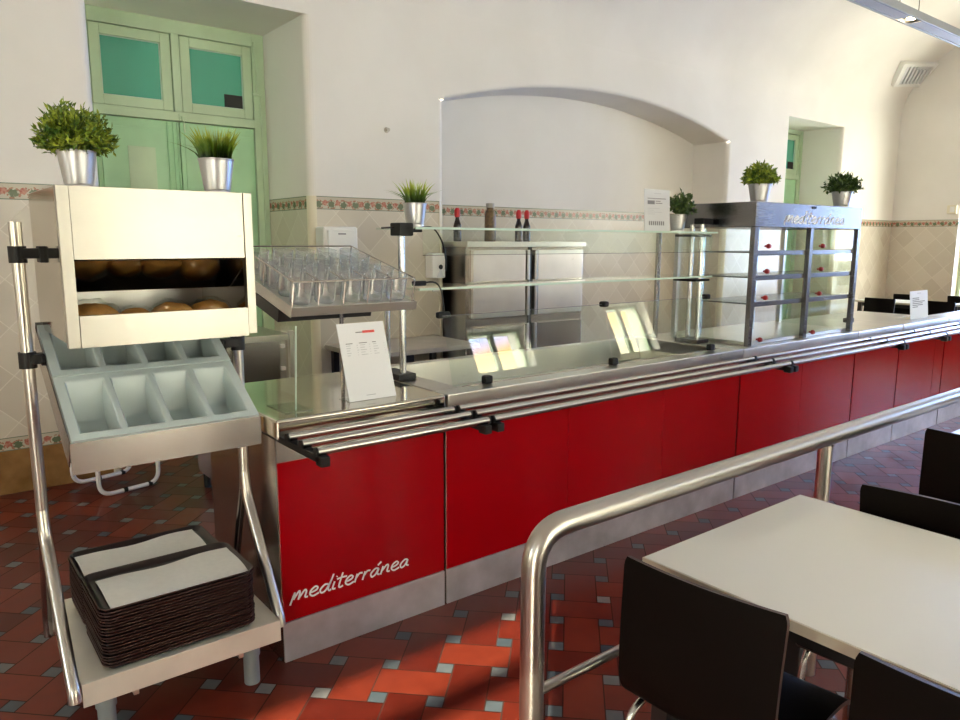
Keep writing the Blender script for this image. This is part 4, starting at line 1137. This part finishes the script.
# hanging linear lamp
t = thing('linear_lamp', 'long grey linear lamp with small spots hanging from the vault', 'lamp', (7.6, 3.03, 3.39))
l0, l1, ly0, ly1, lz = 5.2, 10.2, 2.95, 3.105, 3.40
b = MB(); b.box(l0, l1, ly0, ly0+.022, lz-.004, lz+.062, .003); b.box(l0, l1, ly1-.022, ly1, lz-.004, lz+.062, .003); b.box(l0, l1, ly0+.02, ly1-.02, lz+.03, lz+.06); b.build('lamp_housing', 'lamp_grey', t)
spots = (7.13, 9.6)
xs_ = [l0] + [v for q in spots for v in (q-.11, q+.11)] + [l1]
for a, c in zip(xs_[::2], xs_[1::2]):
    b = MB(); b.box(a, c, ly0+.024, ly1-.024, lz+.006, lz+.012); b.build('diffuser', 'lamp_white', t)
for q in spots:
    b = MB(); b.box(q-.10, q+.10, ly0+.024, ly1-.024, lz+.024, lz+.03); s_ = b.build('spot', 'dark_metal', t)
    b = MB(); b.cyl((q, 3.028, lz+.012), (q, 3.028, lz+.024), .035, 16); b.build('bulb', 'glow', s_)
for q in (6.75, 7.12, 9.0):
    b = MB(); b.tube([(q, 2.965, lz+.06), (q, 2.965, ell(2.965))], .003, 6); b.build('cable', 'dark_metal', t)

# ------------------------------------------------------------------ handrail
HY = 1.16
t = thing('handrail', 'satin steel tube handrail with curved end between tables and counter', 'handrail', (1.07, HY, 0))
b = MB(); b.tube(fillet([(1.068, HY, .0), (1.068, HY, .855), (8.4, HY, .855)], .10, 10), .0285, 24); b.build('top_rail', 'tube', t)
b = MB(); b.cyl((1.068, HY, .455), (8.4, HY, .455), .0125, 14); b.build('lower_rail', 'tube', t)
for xx in (2.385, 3.75, 5.1, 6.45, 7.8):
    b = MB(); b.cyl((xx, HY, 0), (xx, HY, .83), .024, 18); b.build('post', 'tube', t)

# ------------------------------------------------------------------ tables and chairs
def table(x0, x1, y0, y1, label, grp='white dining tables'):
    t = thing('dining_table', label, 'table', ((x0+x1)/2, (y0+y1)/2, 0), grp)
    b = MB(); b.box(x0+.003, x1-.003, y0+.003, y1-.003, .719, .740, .002); tp = b.build('table_top', 'table_white', t)
    b = MB(); b.box(x0, x1, y0, y0+.003, .715, .738); b.box(x0, x1, y1-.003, y1, .715, .738); b.box(x0, x0+.003, y0+.003, y1-.003, .715, .738); b.box(x1-.003, x1, y0+.003, y1-.003, .715, .738); b.build('edge_band', 'table_edge', tp)
    b = MB(); b.box(x0+.05, x1-.05, y0+.05, y1-.05, .665, .718); b.build('apron', 'dark_metal', t)
    for fx in (x0+.05, x1-.05):
        for fy in (y0+.05, y1-.05):
            b = MB(); b.box(fx-.025, fx+.025, fy-.025, fy+.025, 0, .718, .003); b.build('leg', 'dark_metal', t)
    return t
table(1.362, 2.100, -.30, 1.088, 'nearest white-topped dining table beside the handrail')
table(3.130, 3.868, -.30, 1.10, 'white-topped dining table behind the nearest one, at right edge')
def make_chair():
    t = thing('dining_chair', '', 'chair', (0, 0, 0), 'dark brown shell chairs')
    # shell profile in x (forward) and z, back face at x=0
    prof = [(.0, .80), (-.003, .755), (-.007, .69), (-.010, .62), (-.010, .55), (.002, .490), (.040, .458), (.11, .447), (.20, .452), (.30, .458), (.37, .452), (.40, .435)]
    P = spl(prof, 4); th = .011; W = .188
    b = MB(); N = 12; rows_ = []
    for i, p in enumerate(P):
        d = (P[min(i+1, len(P)-1)] - P[max(i-1, 0)]).normalized(); nn = Vector((d.y, -d.x))
        s = i/(len(P)-1)
        wid = W*(1-.03*math.sin(PI*s))
        if i < 2: wid *= .965 if i == 0 else .99
        if i > len(P)-3: wid *= .93 if i == len(P)-1 else .98
        fo, bo = [], []
        for j in range(N+1):
            v = -1+2*j/N; k = .016*(v*v)*(1-s)
            q = p + Vector((k, 0))
            fo.append(b.bm.verts.new((q.x+nn.x*th/2*0 , v*wid, q.y)))
            bo.append(b.bm.verts.new((q.x-nn.x*th, v*wid, q.y-nn.y*th)))
        rows_.append((fo, bo))
    for (f0_, b0), (f1_, b1) in zip(rows_, rows_[1:]):
        for j in range(N):
            b.bm.faces.new((f0_[j], f0_[j+1], f1_[j+1], f1_[j])); b.bm.faces.new((b0[j], b1[j], b1[j+1], b0[j+1]))
        for j in (0, N):
            f = b.bm.faces.new((f0_[j], f1_[j], b1[j], b0[j])); f.material_index = 1
    for r_ in (rows_[0], rows_[-1]):
        for j in range(N): f = b.bm.faces.new((r_[0][j], r_[0][j+1], r_[1][j+1], r_[1][j])); f.material_index = 1
    b.build('shell', ['brown_shell', 'shell_edge'], t, smooth=50)
    for sy in (-1, 1):
        b = MB(); b.tube(fillet([(-.03, sy*.19, .0), (.03, sy*.165, .432), (.20, sy*.15, .436), (.36, sy*.165, .432), (.43, sy*.19, .0)], .06, 7), .0095, 12); b.build('leg', 'chrome', t)
    b = MB(); b.tube([(.10, -.156, .434), (.10, .156, .434)], .009, 10); b.tube([(.30, -.156, .434), (.30, .156, .434)], .009, 10); b.build('cross_tube', 'chrome', t)
    return t
ch = make_chair()
used = [False]
def chair(x, y, rz, label):
    if not used[0]:
        used[0] = True; ch.location = (x, y, 0); ch.rotation_euler = (0, 0, rz); ch['label'] = label; return ch
    return dup(ch, (x, y, 0), label, rz)
chair(1.228, .842, R(5), 'dark brown chair at the near table, closest to the handrail end')
chair(1.238, .335, R(4), 'dark brown chair cut by the bottom right corner of view')
chair(2.20, .755, R(184), 'dark brown chair tucked on the far side of the near table')
chair(3.015, .91, 0, 'dark brown chair at the second table, at right edge of view')
# far dining area beyond the counter
table(9.98, 10.55, 3.66, 4.62, 'far white table seen above the counter beyond display cabinet')
table(10.25, 10.80, 2.5, 3.58, 'far white table at the right edge near the doorway')
chair(9.72, 4.20, 0, 'far dark chair left of the small white notice, back to viewer')
chair(9.80, 3.56, 0, 'far dark chair just behind the small white notice')
chair(10.78, 4.28, R(180), 'far dark chair on the other side of the far white table')
chair(10.98, 3.68, R(180), 'far dark chair at right edge by the doorway')

# ------------------------------------------------------------------ light
w = bpy.data.worlds.new('sky'); S.world = w; w.use_nodes = True
nt = w.node_tree; nt.nodes.clear()
tc = nt.nodes.new('ShaderNodeTexCoord'); sx = nt.nodes.new('ShaderNodeSeparateXYZ'); nt.links.new(tc.outputs['Generated'], sx.inputs[0])
rp_ = nt.nodes.new('ShaderNodeValToRGB'); nt.links.new(sx.outputs[2], rp_.inputs[0])
e = rp_.color_ramp.elements
for pos_, c_ in ((0.0, (.92, .84, .74)), (.19, (1.0, .80, .50)), (.225, (1.0, .58, .22)), (.24, (.80, .62, .80)), (.26, (.30, .60, 1.0)), (.34, (.95, .95, .95)), (1.0, (1.0, .96, .90))):
    el = e.new(pos_) if pos_ not in (0.0, 1.0) else (e[0] if pos_ == 0.0 else e[len(e)-1])
    el.color = (*c_, 1)
bg = nt.nodes.new('ShaderNodeBackground'); bg.inputs[1].default_value = 9.0; 
def wm(op, a, b):
    n = nt.nodes.new('ShaderNodeMath'); n.operation = op; n.use_clamp = True
    for i, v in enumerate((a, b)):
        if isinstance(v, bpy.types.NodeSocket): nt.links.new(v, n.inputs[i])
        else: n.inputs[i].default_value = v
    return n.outputs[0]
mxn = nt.nodes.new('ShaderNodeMix'); mxn.data_type = 'RGBA'
nt.links.new(wm('MULTIPLY', wm('SUBTRACT', sx.outputs[0], .80), 6.0), mxn.inputs[0]); nt.links.new(rp_.outputs[0], mxn.inputs[6]); mxn.inputs[7].default_value = (.32, .56, 1.3, 1)
nt.links.new(mxn.outputs[2], bg.inputs[0])
ow = nt.nodes.new('ShaderNodeOutputWorld'); nt.links.new(bg.outputs[0], ow.inputs[0])

sd = bpy.data.lights.new('sun', 'SUN'); sd.energy = 12; sd.angle = R(.35); sd.color = (1, .86, .68)
so = bpy.data.objects.new('sun', sd); COL.objects.link(so); so.location = (-14, -12, 7)
so.rotation_euler = Vector((-1, -1, .55)).to_track_quat('Z', 'Y').to_euler()
# sky portals in the openings guide the daylight
def portal(axis, at, u0, u1, z0, z1):
    L = bpy.data.lights.new('daylight_portal', 'AREA'); L.shape = 'RECTANGLE'; L.size = u1-u0; L.size_y = z1-z0; L.cycles.is_portal = True
    o = bpy.data.objects.new('daylight_portal', L); COL.objects.link(o)
    if axis == 'y': o.location = ((u0+u1)/2, at-.30, (z0+z1)/2); o.rotation_euler = (R(90), 0, 0) ; dirv = Vector((0, 1, 0))
    elif at < 0: o.location = (at-.30, (u0+u1)/2, (z0+z1)/2); dirv = Vector((1, 0, 0))
    else: o.location = (at+.30, (u0+u1)/2, (z0+z1)/2); dirv = Vector((-1, 0, 0))
    o.rotation_euler = (-dirv).to_track_quat('Z', 'Y').to_euler()
for o_ in front_ops: portal('y', YF, *o_)
for o_ in left_ops: portal('x', XL, *o_)
for o_ in right_ops: portal('x', XR, *o_)

S.view_settings.view_transform = 'Standard'; S.view_settings.look = 'None'
S.view_settings.exposure = 1.17; S.view_settings.gamma = 1.0; S.view_settings.use_curve_mapping = False
cy = S.cycles
cy.use_denoising = True
cy.max_bounces = 10; cy.diffuse_bounces = 6; cy.glossy_bounces = 5; cy.transparent_max_bounces = 24; cy.transmission_bounces = 6
cy.caustics_reflective = False; cy.caustics_refractive = False; cy.sample_clamp_indirect = 8.0
